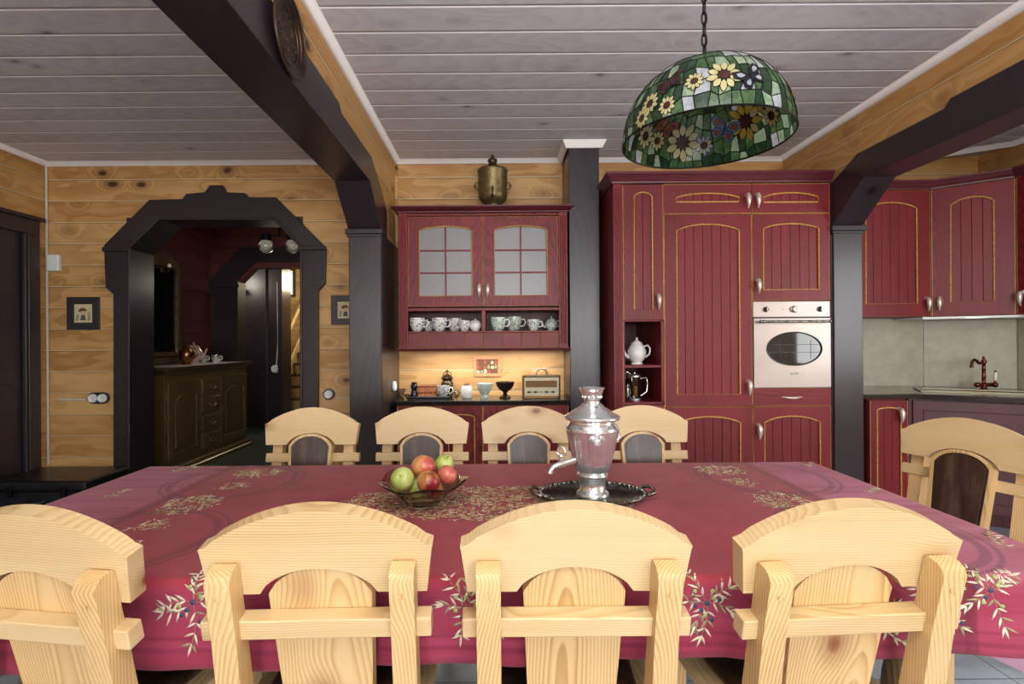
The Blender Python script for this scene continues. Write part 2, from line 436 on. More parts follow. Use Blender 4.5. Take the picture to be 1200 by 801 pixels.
    def build(s, name, parent=None, bevel=0.0, smooth=35, loc=None, rot=None, seg=2, subsurf=0):
        me = bpy.data.meshes.new(name)
        me.from_pydata([tuple(v) for v in s.v], [], s.f)
        for m in s.mats: me.materials.append(M[m])
        me.polygons.foreach_set('material_index', s.fm)
        me.polygons.foreach_set('use_smooth', [True]*len(s.f))
        me.update(); me.set_sharp_from_angle(angle=radians(smooth))
        o = bpy.data.objects.new(name, me); COL.objects.link(o)
        if parent: o.parent = parent
        if loc: o.location = loc
        if rot: o.rotation_euler = rot
        if bevel:
            b = o.modifiers.new('soft edges', 'BEVEL'); b.width = bevel; b.segments = seg; b.limit_method = 'ANGLE'; b.angle_limit = radians(40)
            b.harden_normals = True
        if subsurf:
            b = o.modifiers.new('smooth', 'SUBSURF'); b.levels = b.render_levels = subsurf
        return o

def empty(name, loc=(0, 0, 0), rz=0.0, parent=None):
    o = bpy.data.objects.new(name, None); COL.objects.link(o); o.location = loc; o.rotation_euler = (0, 0, radians(rz))
    o.empty_display_size = .1
    if parent: o.parent = parent
    return o
def tag(o, label, cat, group=None):
    o['label'] = label; o['category'] = cat
    if group: o['group'] = group
    return o
def thing(name, label, cat, loc=(0, 0, 0), rz=0.0, group=None): return tag(empty(name, loc, rz), label, cat, group)
def struct(o): o['kind'] = 'structure'; return o
def copy_tree(o, parent=None):
    c = o.copy(); COL.objects.link(c)
    if parent: c.parent = parent
    for ch in list(o.children): copy_tree(ch, c)
    return c
def arc(cx, cy, r, a0, a1, n, ry=None):
    ry = ry or r
    return [(cx+r*cos(radians(a0+(a1-a0)*i/n)), cy+ry*sin(radians(a0+(a1-a0)*i/n))) for i in range(n+1)]
def arched(x0, x1, z0, z1, rise, n=12):
    """rectangle whose top is a shallow arch springing from square shoulders"""
    pts = [(x0, z0), (x1, z0)]
    w = x1-x0
    for i in range(n+1):
        t = i/n; pts.append((x1-w*t, z1-rise+rise*(1-(2*t-1)**2)**.8))
    return pts

# ================================================================== ROOM SHELL
XL, XR, YB, YR = -3.80, 4.08, 4.33, -4.2
HY = 8.0
struct(MB('tiles').bb(XL-.1, XR+.1, YR-.1, YB+.13, -.1, 0).build('floor'))
struct(MB('carpet').bb(-4.6, -1.2, YB+.13, HY+2.2, -.1, 0).build('floor_hall'))
cl = MB('ceil').bb(XL-.1, XR+.1, YR-.1, YB+.27, CEIL, CEIL+.1); struct(cl.build('ceiling'))
# back wall: pieces round the arched opening, one mesh
OX0, OX1, OZ = -3.09, -1.66, 2.34
bw = MB('logwall_x')
bw.bb(XL-.1, OX0-.02, YB, YB+.27, 0, CEIL).bb(OX1+.02, XR+.1, YB, YB+.27, 0, CEIL).bb(OX0-.02, OX1+.02, YB, YB+.27, OZ+.03, CEIL)
struct(bw.build('wall_back'))
# left wall with a door hole
lw = MB('logwall_y')
lw.bb(XL-.25, XL, 4.14, YB, 0, CEIL).bb(XL-.25, XL, YR, 3.10, 0, CEIL).bb(XL-.25, XL, 3.10, 4.14, 2.26, CEIL)
struct(lw.build('wall_left'))
# right wall with a window hole towards the camera side
rw = MB('logwall_y')
WR0, WR1 = .35, 1.95
rw.bb(XR, XR+.25, YR, WR0, 0, CEIL).bb(XR, XR+.25, WR1, YB, 0, CEIL).bb(XR, XR+.25, WR0, WR1, 0, .95).bb(XR, XR+.25, WR0, WR1, 2.3, CEIL)
struct(rw.build('wall_right'))
# rear wall behind the camera, three windows
rear = MB('logwall_x'); wins = [(-3.3, -1.7), (-.75, .95), (1.6, 3.3)]
xs = [XL-.1]+[e for w in wins for e in w]+[XR+.1]
for i in range(0, len(xs), 2): rear.bb(xs[i], xs[i+1], YR-.25, YR, 0, CEIL)
for a, b in wins: rear.bb(a, b, YR-.25, YR, 0, .8).bb(a, b, YR-.25, YR, 2.4, CEIL)
struct(rear.build('wall_rear'))
def window(n, a, b, z0, z1, y, m=Matrix.Identity(4)):
    e = empty('window_%d' % n); struct(e); e.matrix_world = m
    f = MB('white'); w = .06
    f.bb(a, a+w, y-.05, y+.03, z0, z1).bb(b-w, b, y-.05, y+.03, z0, z1).bb(a+w, b-w, y-.05, y+.03, z0, z0+w).bb(a+w, b-w, y-.05, y+.03, z1-w, z1)
    c = (a+b)/2; f.bb(c-.03, c+.03, y-.04, y+.02, z0+w, z1-w)
    f.build('window_frame', e, bevel=.004)
    MB('window_glass').bb(a+w, b-w, y-.012, y-.006, z0+w, z1-w).build('pane', e)
    MB('white').bb(a-.05, b+.05, y-.03, y+.2, z0-.04, z0).build('window_sill', e, bevel=.005)
for i, (a, b) in enumerate(wins): window(i+1, a, b, .8, 2.4, YR-.12)
window(4, -WR1, -WR0, .95, 2.3, -XR-.12, RZ(90) @ Matrix.Identity(4))
# ---- partitions with arched openings running front to back
def portal(n, x0, x1, wf, wb, side):
    """x0..x1 dark casing faces; wf..wb faces of the boarded wall above it"""
    top = [(3.87, H+.98), (3.66, H+1.11), (3.40, H+1.225), (2.74, H+1.225), (2.70, H+1.262), (YR, H+1.262)]
    inner = [(YR, H+1.05), (3.345, H+1.05), (3.665, H+.79), (3.665, 0)]
    pts = [(3.87, 0)]+top+inner
    w = MB('logwall_y').bb(wf, wb, YR, YB, H+1.0, CEIL) if False else MB('logwall_y')
    w.plate([(YR, H+1.07), (3.36, H+1.07), (3.68, H+.81), (3.68, 0), (YB, 0), (YB, CEIL), (YR, CEIL)], [], wb-wf, T(wf, 0, 0) @ YZ)
    struct(w.build('wall_inner_'+side))
    c = MB('dark_y'); c.plate(pts, [], x1-x0, T(x0, 0, 0) @ YZ)
    struct(c.build('trim_%d' % n, bevel=.005))
    p = MB('dark_z').bb(x0+.004, x1-.004, 3.645, 3.70, 0, H+.785)
    p.bb(x0+.004, x1-.004, 3.70, YB-.001, 0, H+.785)
    struct(p.build('trim_%d' % (n+1), bevel=.006))
    k = MB('dark_x').bb(x0-.016, x1+.016, 3.625, 3.72, H+.765, H+.80).bb(x0-.008, x1+.008, 3.635, 3.71, H+.745, H+.765)
    struct(k.build('trim_%d' % (n+2), bevel=.004))
portal(1, -1.055, -.82, -1.03, -.845, 'left')
portal(4, 2.40, 2.615, 2.43, 2.59, 'right')
# centre half post
c = MB('dark_z').bb(.565, .80, 3.95, YB-.002, 0, CEIL-.0); struct(c.build('trim_7', bevel=.006))
c = MB('white').sweep([(.555, YB), (.555, 3.94), (.81, 3.94), (.81, YB)][::1], [(.0, CEIL-.055), (.012, CEIL-.055), (.03, CEIL-.02), (.04, CEIL-.0), (.0, CEIL)]); struct(c.build('trim_8'))
# white ceiling mouldings
prof = [(0, CEIL-.035), (.012, CEIL-.035), (.03, CEIL-.012), (.045, CEIL-.001), (0, CEIL-.001)]
def mold(n, path): struct(MB('white').sweep(path, prof).build('trim_%d' % n, smooth=50))
mold(9, [(XL, YR), (XL, YB), (-1.03, YB), (-1.03, YR)])
mold(10, [(-.845, YR), (-.845, YB), (.565, YB)])
mold(11, [(.80, YB), (2.43, YB), (2.43, YR)])
mold(12, [(2.59, YR), (2.59, YB), (3.6, YB), (XR, 4.02), (XR, YR)])
# thin pale cord moulding in the left corner
struct(MB('cable').tube([(XL+.012, YB-.012, .3), (XL+.012, YB-.012, CEIL-.04)], .009, 8).build('trim_13'))
struct(MB('logwall_x').bb(-.845, -.825, YB-.02, YB-.001, 0, CEIL-.04).build('trim_14'))
# ---- arch casing on the back wall
def Q(px, py, Z=4.30):
    v = P(px, py, Z); return (v.x, v.z)
outer = [(133, 566), (133, 345), (124, 337), (122, 287), (175, 234), (214, 233), (218, 227), (240, 225), (246, 217), (261, 217), (265, 225), (287, 226), (291, 231), (323, 231), (376, 284), (382, 290), (381, 332), (373, 341), (373, 566)]
outer = [Q(*p) for p in outer]; outer[0] = (outer[0][0], 0); outer[-1] = (outer[-1][0], 0)
inner = [(152, 566), (152, 292), (187, 257), (322, 257), (353, 290), (353, 566)]
inner = [Q(*p) for p in inner]; inner[0] = (inner[0][0], 0); inner[-1] = (inner[-1][0], 0)
c = MB('dark_x')
c.plate(outer+inner[::-1], [], .035, T(0, 4.295, 0) @ XZ)
# raised inner bead, caps on the uprights
def ring(off, w, y0, d):
    a = [Q(152-off, 566), Q(152-off, 291-off*.4), Q(187-off*.4, 257-off), Q(322+off*.4, 257-off), Q(353+off, 290-off*.4), Q(353+off, 566)]
    b = [Q(152-off+w, 566), Q(152-off+w, 291-off*.4+w*.4), Q(187-off*.4+w*.4, 257-off+w), Q(322+off*.4-w*.4, 257-off+w), Q(353+off-w, 290-off*.4+w*.4), Q(353+off-w, 566)]
    for l in (a, b): l[0] = (l[0][0], 0); l[-1] = (l[-1][0], 0)
    c.plate(a+b[::-1], [], d, T(0, y0, 0) @ XZ)
ring(2, 3, 4.283, .02)
struct(c.build('trim_15', bevel=.005))
c = MB('dark_x')
ax0, az0 = Q(124, 288); ax1, _ = Q(152, 288); c.bb(ax0-.01, ax1, 4.265, 4.30, az0-.05, az0-.015)
ax0, _ = Q(352, 288); ax1, _ = Q(381, 288); c.bb(ax0, ax1+.01, 4.265, 4.30, az0-.05, az0-.015)
struct(c.build('trim_16', bevel=.005))
# lining of the opening through the wall
c = MB('dark_x'); o2 = [(p[0]-.012 if i < 3 else p[0]+.012, p[1]+(.012 if 0 < i < 5 else 0)) for i, p in enumerate(inner)]
big = [(OX0-.03, 0), (OX0-.03, OZ+.04), (OX1+.03, OZ+.04), (OX1+.03, 0)]
c.plate(big+inner[::-1], [], .28, T(0, 4.325, 0) @ XZ)
struct(c.build('trim_17'))
# ---- left door
d = empty('door_1'); struct(d)
dk = MB('dark_z').bb(XL-.06, XL-.01, 3.10, 4.14, .0, 2.27)
for y in (3.26, 3.72):
    dk.bb(XL-.012, XL-.003, y, y+.30, .2, 1.0); dk.bb(XL-.012, XL-.003, y, y+.30, 1.12, 2.1)
dk.build('door_panel', d, bevel=.004)
cs = MB('dark_z').bb(XL+.001, XL+.03, 4.10, 4.235, 0, 2.209).bb(XL+.001, XL+.03, 3.0, 3.13, 0, 2.209)
cs.bb(XL-.05, XL+.03, 3.0, 4.235, 2.21, 2.329).bb(XL+.001, XL+.055, 2.97, 4.262, 2.33, 2.36).bb(XL+.03, XL+.04, 4.12, 4.215, .0, 2.2)
cs.build('frame', d, bevel=.004)
MB('brass').tube([(XL-.01, 3.22, 1.02), (XL+.05, 3.22, 1.02), (XL+.055, 3.34, 1.02)], .009, 8).build('door_handle', d)

# ================================================================== HALL BEHIND THE ARCH
A2 = 6.75
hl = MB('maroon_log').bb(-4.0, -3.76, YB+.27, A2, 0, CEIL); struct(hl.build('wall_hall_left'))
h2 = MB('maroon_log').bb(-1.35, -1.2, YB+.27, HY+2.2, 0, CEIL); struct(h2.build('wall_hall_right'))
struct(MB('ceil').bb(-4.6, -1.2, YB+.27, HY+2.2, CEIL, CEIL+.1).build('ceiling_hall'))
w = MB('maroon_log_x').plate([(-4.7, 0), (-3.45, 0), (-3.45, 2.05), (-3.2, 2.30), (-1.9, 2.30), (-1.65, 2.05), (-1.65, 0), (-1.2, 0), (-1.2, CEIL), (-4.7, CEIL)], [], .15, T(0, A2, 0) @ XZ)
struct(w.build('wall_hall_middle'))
def a2(px, py): v = P(px, py, A2-.03); return (v.x, v.z)
oo = [a2(250, 600), a2(250, 350), a2(246, 344), a2(246, 328), a2(282, 290), (-1.7, a2(300, 290)[1]), (-1.45, 2.25), (-1.45, 0)]
ii = [a2(279, 600), a2(279, 326), a2(299, 307), (-1.9, a2(300, 307)[1]), (-1.66, 2.05), (-1.66, 0)]
for l in (oo, ii): l[0] = (l[0][0], 0)
c = MB('dark_x').plate(oo+ii[::-1], [], .22, T(0, A2-.04, 0) @ XZ)
x0 = a2(249, 400)[0]; x1 = a2(280, 400)[0]; zc = a2(250, 333)[1]
c.bb(x0-.03, x1+.02, A2-.07, A2-.03, zc-.045, zc)
struct(c.build('trim_18', bevel=.005))
# far wall with lit log boards, a dark doorway and the stairwell beyond
def fw(px, py): v = P(px, py, HY); return (v.x, v.z)
XD0, XD1, XO0, XO1 = fw(290, 400)[0], fw(314, 400)[0], fw(327, 400)[0], -2.75
w = MB('logwall_x').bb(-4.6, XD0, HY, HY+.12, 0, CEIL)
struct(w.build('wall_hall_far'))
w = MB('dark_z').bb(XD0, XO0, HY-.02, HY+.14, 0, CEIL).bb(XO1, -1.2, HY-.02, HY+.14, 0, CEIL).bb(XO0, XO1, HY-.02, HY+.14, fw(330, 305)[1], CEIL)
struct(w.build('wall_hall_doorway'))
c = MB('dark_z').bb(XD0-.02, XD1, HY-.06, HY, 0, 2.62).bb(XO0, XO0+.07, HY-.05, HY+.3, 0, 2.55).bb(XO1-.07, XO1, HY-.05, HY+.3, 0, 2.55)
struct(c.build('trim_19', bevel=.006))
c = MB('white').bb(-4.55, XD0-.02, HY-.3, HY-.005, 2.10, 2.16); struct(c.build('trim_20', bevel=.004))
struct(MB('plaster').bb(-4.6, -4.45, A2, HY+2.2, 0, CEIL).build('wall_hall_side'))
struct(MB('logwall_x').bb(-4.6, -1.2, 10.1, 10.2, 0, CEIL+.0).build('wall_stairwell'))
# staircase seen through the far doorway
st = thing('staircase', 'wooden staircase climbing behind the far doorway of the hall', 'staircase', (-3.35, HY+.5, 0))
sm = MB('oak_y')
for i in range(7): sm.bb(-.35, 1.2, i*.2, i*.2+.24, i*.19+.14, i*.19+.18)
sm.build('tread', st, bevel=.004)
sr = MB('pine_x')
for i in range(7): sr.bb(-.33, 1.2, i*.2+.02, i*.2+.035, i*.19-.02 if i else 0, i*.19+.139)
sr.build('riser', st)
MB('pine_y').plate([(-.05, 0), (.15, 0), (1.45, 1.30), (1.45, 1.62), (-.05, .28)], [], .04, T(-.40, 0, 0) @ YZ).build('stringer', st, bevel=.004)
MB('pine_y').tube([(-.38, .1, .95), (-.38, 1.45, 2.2)], .025, 10).build('handrail', st)
p0 = P(338, 345, 10.05); p1 = P(345, 317, 10.05)
wn = empty('window_5'); struct(wn)
MB('skylight').bb(p0.x-.09, p0.x+.09, 10.07, 10.09, p0.z, p1.z).build('pane', wn)
MB('dark_z').plate([(p0.x-.13, p0.z-.04), (p0.x+.13, p0.z-.04), (p0.x+.13, p1.z+.04), (p0.x-.13, p1.z+.04)], [[(p0.x-.09, p0.z), (p0.x+.09, p0.z), (p0.x+.09, p1.z), (p0.x-.09, p1.z)]], .05, T(0, 10.04, 0) @ XZ).build('window_frame', wn)
# ================================================================== CABINETS
def pull(mb, x, y, z, s=1.0):
    """teardrop handle hanging from a small rosette; y = door face, pulls towards -y"""
    mb.lathe([(0, 0), (.011*s, 0), (.012*s, .004*s), (.006*s, .010*s), (.005*s, .018*s)], 14, T(x, y, z+.028*s) @ RX(90))
    mb.tube([(x, y-.018*s, z+.030*s), (x, y-.024*s, z+.012*s), (x, y-.024*s, z-.012*s), (x, y-.022*s, z-.034*s), (x, y-.016*s, z-.042*s)],
            [.008*s, .0135*s, .011*s, .005*s, .0035*s], 10)

def door(parent, x0, x1, z0, z1, y, handle=None, fr=.062, rise=None, glazed=False, panel=True, name='door', top=None, vert=True):
    """frame and panel door whose front face lies at y (towards -y)"""
    g = .0032; x0 += g; x1 -= g; z0 += g; z1 -= g
    th = .022; t_ = top if top is not None else fr
    hx0, hx1, hz0, hz1 = x0+fr, x1-fr, z0+fr*.95, z1-t_
    rise = rise if rise is not None else min(.035, (hx1-hx0)*.09)
    d = MB('red_z' if vert else 'red_x')
    hole = arched(hx0, hx1, hz0, hz1, rise)
    holes = [hole]
    if glazed:
        cx = (hx0+hx1)/2; b = .006; r1 = hz0+(hz1-hz0)*.333; r2 = hz0+(hz1-hz0)*.655; holes = []
        for a, c in ((hx0, cx-b), (cx+b, hx1)):
            for p, q in ((hz0, r1-b), (r1+b, r2-b)): holes.append([(a, p), (c, p), (c, q), (a, q)])
        fz = lambda x: hz1-rise+rise*(1-(2*(x-hx0)/(hx1-hx0)-1)**2)**.8
        for a, c in ((hx0, cx-b), (cx+b, hx1)):
            holes.append([(a, r2+b), (c, r2+b)]+[(c-(c-a)*i/8, fz(c-(c-a)*i/8)) for i in range(9)])
    d.plate([(x0, z0), (x1, z0), (x1, z1), (x0, z1)], holes, th, T(0, y, 0) @ XZ)
    # patina lines: round the opening and along the outer edge
    d.mat('gold'); d.tube([(p[0], y-.001, p[1]) for p in hole], .0052, 6, closed=True)
    e = .0028
    d.tube([(x0, y+.001, z0), (x1, y+.001, z0), (x1, y+.001, z1), (x0, y+.001, z1)], e, 4, closed=True)
    do = d.build(name, parent, smooth=30)
    if glazed:
        MB('frosted').bb(hx0-.005, hx1+.005, y+.012, y+.017, hz0-.005, hz1+.005).build('glass', do)
    elif panel:
        p = MB('red_z'); n = max(2, round((hx1-hx0)/.062)); w = (hx1-hx0+.004)/n
        if hx1-hx0 < .1: n = 1; w = hx1-hx0+.004
        for i in range(n):
            a = hx0-.002+i*w; p.bb(a+.0012, a+w-.0012, y+.008, y+.018, hz0-.005, hz1+.005)
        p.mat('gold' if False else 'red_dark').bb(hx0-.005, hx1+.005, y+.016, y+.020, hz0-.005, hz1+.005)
        p.build('panel', do, bevel=.0022)
    if handle:
        h = MB('pewter'); pull(h, handle[0], y, handle[1]-.012, 1.4); ho = h.build('handle', do, smooth=60)
    return do

def fluted(mb, x0, x1, z0, z1, y, d):
    w = (x1-x0)
    mb.bb(x0, x1, y, d, z0, z1)
    for i in range(3):
        c = x0+w*(.25+.25*i); mb.tube([(c, y, z0+.03), (c, y, z1-.03)], w*.09, 6)
CROWN = [(0, 0), (.012, 0), (.014, .012), (.022, .018), (.034, .040), (.046, .052), (.050, .056), (.050, .072), (0, .072)]

# ---- china wall cabinet
cab = thing('china_cabinet', 'dark red wall cabinet with two frosted glass doors and a cup shelf', 'wall cabinet', (0, 0, 0))
fy = 3.98; X0, X1 = -.755, .555; Z1 = H+.995; Z0 = H-.055
dz0 = Z1-.03-.70          # bottom of doors
f = MB('red_z')
f.bb(X0, X0+.018, fy, YB-.002, Z0, Z1).bb(X1-.018, X1, fy, YB-.002, Z0, Z1).bb(X0+.018, X1-.018, fy+.01, YB-.002, Z1-.02, Z1)
f.mat('red_x').bb(X0+.018, X1-.018, fy+.005, YB-.002, Z0, Z0+.018).bb(X0+.018, X1-.018, fy, YB-.002, dz0-.03, dz0-.008).bb(X0+.018, X1-.018, fy+.003, YB-.002, Z0+.118, Z0+.132)
f.mat('red_z'); cxm = (X0+X1)/2
f.bb(cxm-.015, cxm+.015, fy, YB-.03, Z0+.13, dz0-.03)
fluted(f, X0, X0+.07, Z0, Z1, fy-.012, fy+.01); fluted(f, X1-.07, X1, Z0, Z1, fy-.012, fy+.01)
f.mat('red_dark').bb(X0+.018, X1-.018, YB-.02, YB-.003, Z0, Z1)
f.build('carcass', cab, bevel=.002)
c = MB('red_shaded').sweep([(X1+.0, YB-.005), (X1, fy-.012), (X0, fy-.012), (X0, YB-.005)][::-1], [(o, Z1+z*.62) for o, z in CROWN])
c.bb(X0, X1, fy-.012, YB-.005, Z1, Z1+.04)
c.build('crown', cab)
MB('red_shaded').sweep([(X0, YB-.005), (X0, fy-.012), (X1, fy-.012), (X1, YB-.005)], [(0, Z0-.022), (.018, Z0-.022), (.022, Z0-.012), (.012, Z0-.004), (.012, Z0), (0, Z0)]).bb(X0, X1, fy-.012, YB-.005, Z0-.022, Z0).build('base_moulding', cab)
a, b = X0+.072, X1-.072; m = (a+b)/2
door(cab, a, m, dz0, Z1-.03, fy-.014, (m-.033, dz0+.14), fr=.085, glazed=True, rise=.03, top=.075)
door(cab, m, b, dz0, Z1-.03, fy-.014, (m+.033, dz0+.14), fr=.085, glazed=True, rise=.03, top=.075)
n = 8; w = (b-a)/n
for i in range(n):
    d = MB('red_x').bb(a+i*w+.0035, a+(i+1)*w-.0035, fy-.012, fy+.2, Z0+.006, Z0+.114)
    d.mat('gold').tube([(a+i*w+.002, fy-.010, Z0+.005), (a+(i+1)*w-.002, fy-.010, Z0+.005), (a+(i+1)*w-.002, fy-.010, Z0+.114), (a+i*w+.002, fy-.010, Z0+.114)], .002, 4, closed=True)
    d.build('drawer', cab, bevel=.003)
SHELF_Z = Z0+.1325

# ---- base unit under it with a black worktop
CZ = .86
bc = thing('base_cabinet', 'low dark red base cabinet with plain doors under the china cabinet', 'cabinet')
f = MB('red_z').bb(-.78, .56, 3.99, YB-.002, .08, CZ-.035)
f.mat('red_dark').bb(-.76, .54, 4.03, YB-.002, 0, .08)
f.build('carcass', bc, bevel=.002)
for i in range(4):
    a_ = -.775+i*.332
    door(bc, a_, a_+.332, .10, CZ-.045, 3.968, (a_+(.332-.03 if i % 2 == 0 else .03), CZ-.17))
wt = MB('black_stone').bb(-.81, .562, 3.945, YB-.002, CZ-.034, CZ).build('worktop', bevel=.005)
tag(wt, 'black polished worktop below the china cabinet', 'worktop')

# ---- tall run
TY = 3.68; TT = H+1.13; TX = [.84, .905, 1.198, 1.828, 2.398]
def zpx(y): return H-(y-399+.007*250)*TY/F
z_top = zpx(215.5); z_a = zpx(251.5); z_b = zpx(353.5); z_c = zpx(454.5); z_d = zpx(475.5)
z_n0 = zpx(470); z_n1 = zpx(376)
def carc(parent, x0, x1, z0, z1, mat='red_z', open_front=None):
    f = MB(mat); t = .016
    f.bb(x0, x0+t, TY+.002, YB-.003, z0, z1).bb(x1-t, x1, TY+.002, YB-.003, z0, z1).bb(x0+t, x1-t, TY+.002, YB-.003, z1-t, z1).bb(x0+t, x1-t, TY+.002, YB-.003, z0, z0+t)
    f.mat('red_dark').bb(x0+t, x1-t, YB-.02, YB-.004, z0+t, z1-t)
    return f
# narrow unit with open niches
u = thing('tall_cabinet', 'narrow dark red cabinet with a slim arched door above two open niches', 'cabinet', group=None)
f = carc(u, TX[0], TX[2], .08, z_top)
fluted(f.mat('red_z'), TX[0], TX[1], .08, z_top, TY-.018, TY+.002)
f.mat('red_x').bb(TX[1], TX[2]-.018, TY+.002, YB-.02, z_n1-.0, z_n1+.018)
zs = zpx(427); f.bb(TX[0]+.016, TX[2]-.016, TY-.012, YB-.02, zs-.018, zs)
f.bb(TX[1], TX[2]-.018, TY-.012, YB-.02, z_n0-.018, z_n0)
f.mat('red_z').bb(TX[1]-.002, TX[1]+.012, TY-.018, YB-.02, z_n0, z_n1).bb(TX[2]-.022, TX[2]-.002, TY-.018, YB-.02, z_n0, z_n1)
f.mat('gold').tube([(TX[1]+.0, TY-.019, z_n0), (TX[1]+.0, TY-.019, z_n1)], .002, 4).tube([(TX[2]-.002, TY-.019, z_n0), (TX[2]-.002, TY-.019, z_n1)], .002, 4)
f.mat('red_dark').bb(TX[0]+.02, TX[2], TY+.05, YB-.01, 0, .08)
f.build('carcass', u, bevel=.002)
door(u, TX[1], TX[2], z_n1+.01, z_top-.005, TY-.022, (TX[2]-.045, zpx(350)), fr=.078, rise=.03, top=.055)
door(u, TX[1], TX[2], .10, z_n0-.02, TY-.022, (TX[2]-.045, z_n0-.2), fr=.078, rise=.03)
NZ1, NZ2 = zs, z_n0
# fridge / larder unit
u = thing('tall_cabinet', 'tall dark red cabinet with one long arched door left of the oven', 'cabinet')
f = carc(u, TX[2], TX[3], .08, z_top); f.mat('red_dark').bb(TX[2], TX[3], TY+.05, YB-.01, 0, .08); f.build('carcass', u)
door(u, TX[2], TX[3], z_a, z_top-.005, TY-.022, (TX[3]-.035, zpx(234)), fr=.088, top=.065, rise=.03, vert=False)
door(u, TX[2], TX[3], z_d, z_a, TY-.022, (TX[3]-.035, zpx(451)), fr=.088, rise=.045, top=.07)
door(u, TX[2], TX[3], .10, z_d, TY-.022, None, fr=.088, rise=.045, top=.07)
# oven housing
u = thing('tall_cabinet', 'tall dark red cabinet housing the built in oven', 'cabinet')
f = MB('red_z'); t = .016; x0, x1 = TX[3], TX[4]
f.bb(x0, x0+.008, TY+.002, YB-.003, .08, z_top).bb(x1-.011, x1, TY-.012, YB-.003, .08, z_top)
for zz in (z_top-.016, z_b-.0, z_c-.02, .08): f.bb(x0+.008, x1-.011, TY+.002, YB-.003, zz, zz+.016)
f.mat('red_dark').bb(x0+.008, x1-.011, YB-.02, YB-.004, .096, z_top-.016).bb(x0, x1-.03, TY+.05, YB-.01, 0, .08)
f.build('carcass', u, bevel=.002)
xr = x1-.012
door(u, x0, xr, z_a, z_top-.005, TY-.022, (x0+.035, zpx(234)), fr=.082, top=.065, rise=.03, vert=False)
door(u, x0, xr, z_b+.005, z_a, TY-.022, (x0+.035, zpx(333)), fr=.078, rise=.035, top=.07)
door(u, x0, xr, .10, z_d, TY-.022, (x0+.035, zpx(502)), fr=.078, rise=.045, top=.07)
dr = MB('red_x').bb(x0+.003, xr-.003, TY-.022, TY+.3, z_d+.003, z_c-.003)
dr.mat('gold').tube([(x0+.003, TY-.02, z_d+.003), (xr-.003, TY-.02, z_d+.003), (xr-.003, TY-.02, z_c-.003), (x0+.003, TY-.02, z_c-.003)], .0022, 4, closed=True)
do = dr.build('drawer', u, bevel=.002)
cx = (x0+xr)/2; zz = (z_d+z_c)/2
MB('pewter').tube([(cx-.075, TY-.022, zz), (cx-.06, TY-.032, zz), (cx-.03, TY-.042, zz-.004), (cx, TY-.045, zz-.006), (cx+.03, TY-.042, zz-.004), (cx+.06, TY-.032, zz), (cx+.075, TY-.022, zz)], [.003, .005, .009, .011, .009, .005, .003], 8).build('handle', do, smooth=60)
# oven
ov = thing('oven', 'satin steel built in oven with an oval window and three knobs', 'oven')
a, b = x0+.004, xr-.004; zt = z_b-.001; zb = z_c+.002; zp = zpx(372.5)
MB('plastic_black').bb(a+.02, b-.022, TY+.004, TY+.5, zb+.015, zt-.01).build('body', ov)
MB('oven').bb(a, b, TY-.026, TY+.0, zp+.002, zt).build('control_panel', ov, bevel=.004)
pz = (zp+zt)/2
def knob(x, mat, dial=False):
    k = MB('plastic_black' if not dial else 'steel_dark').lathe([(0, 0), (.024 if dial else .019, 0), (.024 if dial else .019, .007), (.014, .010), (.013, .022), (0, .024)], 24, T(x, TY-.026, pz) @ RX(90))
    if dial: k.mat('plastic_white').lathe([(0, .0215), (.019, .0215), (.018, .0245), (0, .0245)], 24, T(x, TY-.026, pz) @ RX(90)); k.mat('plastic_black').bb(x-.001, x+.001, TY-.0515, TY-.050, pz, pz+.012).bb(x, x+.009, TY-.0515, TY-.050, pz-.001, pz+.001)
    else: k.mat('steel').bb(x-.003, x+.003, TY-.052, TY-.036, pz-.014, pz+.014)
    k.build('knob', ov, smooth=40)
px = lambda q: P(q, 362, TY-.026).x
knob(px(897.5), 0); knob(px(930.5), 0, True); knob(px(961), 0)
MB('steel_dark').lathe([(0, 0), (.004, 0), (.004, .003), (0, .003)], 10, T(px(917), TY-.026, pz) @ RX(90)).build('indicator_lamp', ov)
dd = MB('oven'); oc = P(930.5, 408.5, TY-.03); rx_, rz_ = .197, .118
oval = arc(oc.x, oc.z, rx_, 0, 360, 48, rz_)[:-1]
dd.plate([(a, zb), (b, zb), (b, zp-.004), (a, zp-.004)], [oval], .026, T(0, TY-.034, 0) @ XZ)
do = dd.build('door', ov, bevel=.004)
MB('oven_glass').plate(arc(oc.x, oc.z, rx_+.004, 0, 360, 48, rz_+.004)[:-1], [], .006, T(0, TY-.028, 0) @ XZ).build('glass', do)
MB('plastic_black').tube([(p[0], TY-.034, p[1]) for p in oval], .004, 6, closed=True).build('glass_trim', do)
rk = MB('rack')
for k, z_ in enumerate((oc.z-.025, oc.z+.03)):
    w_ = rx_*sqrt(1-((z_-oc.z)/rz_)**2)*.95
    rk.tube([(oc.x-w_, TY-.030, z_), (oc.x+w_, TY-.030, z_)], .0016, 6)
for x_ in (-.10, -.06, -.045, .12): rk.tube([(oc.x+x_, TY-.0295, oc.z-rz_*.6), (oc.x+x_, TY-.0295, oc.z+rz_*.5)], .001, 5)
rk.build('rack', do)
hz = zpx(377.5)
hb = MB('steel_dark').tube([(a+.045, TY-.075, hz), (b-.045, TY-.075, hz)], .0085, 12)
for x_ in (a+.05, b-.05):
    hb.tube([(x_, TY-.034, hz), (x_, TY-.075, hz)], .008, 10).ball((x_-.02 if x_ < oc.x else x_+.02, TY-.075, hz), .013, 12).ball((x_, TY-.075, hz), .012, 12).ball((x_+(.02 if x_ < oc.x else -.02), TY-.075, hz), .010, 12)
hb.build('handle', do, smooth=60)
MB('steel_dark').bb(oc.x-.028, oc.x+.028, TY-.0355, TY-.034, zpx(439), zpx(436.5)).build('nameplate', do)
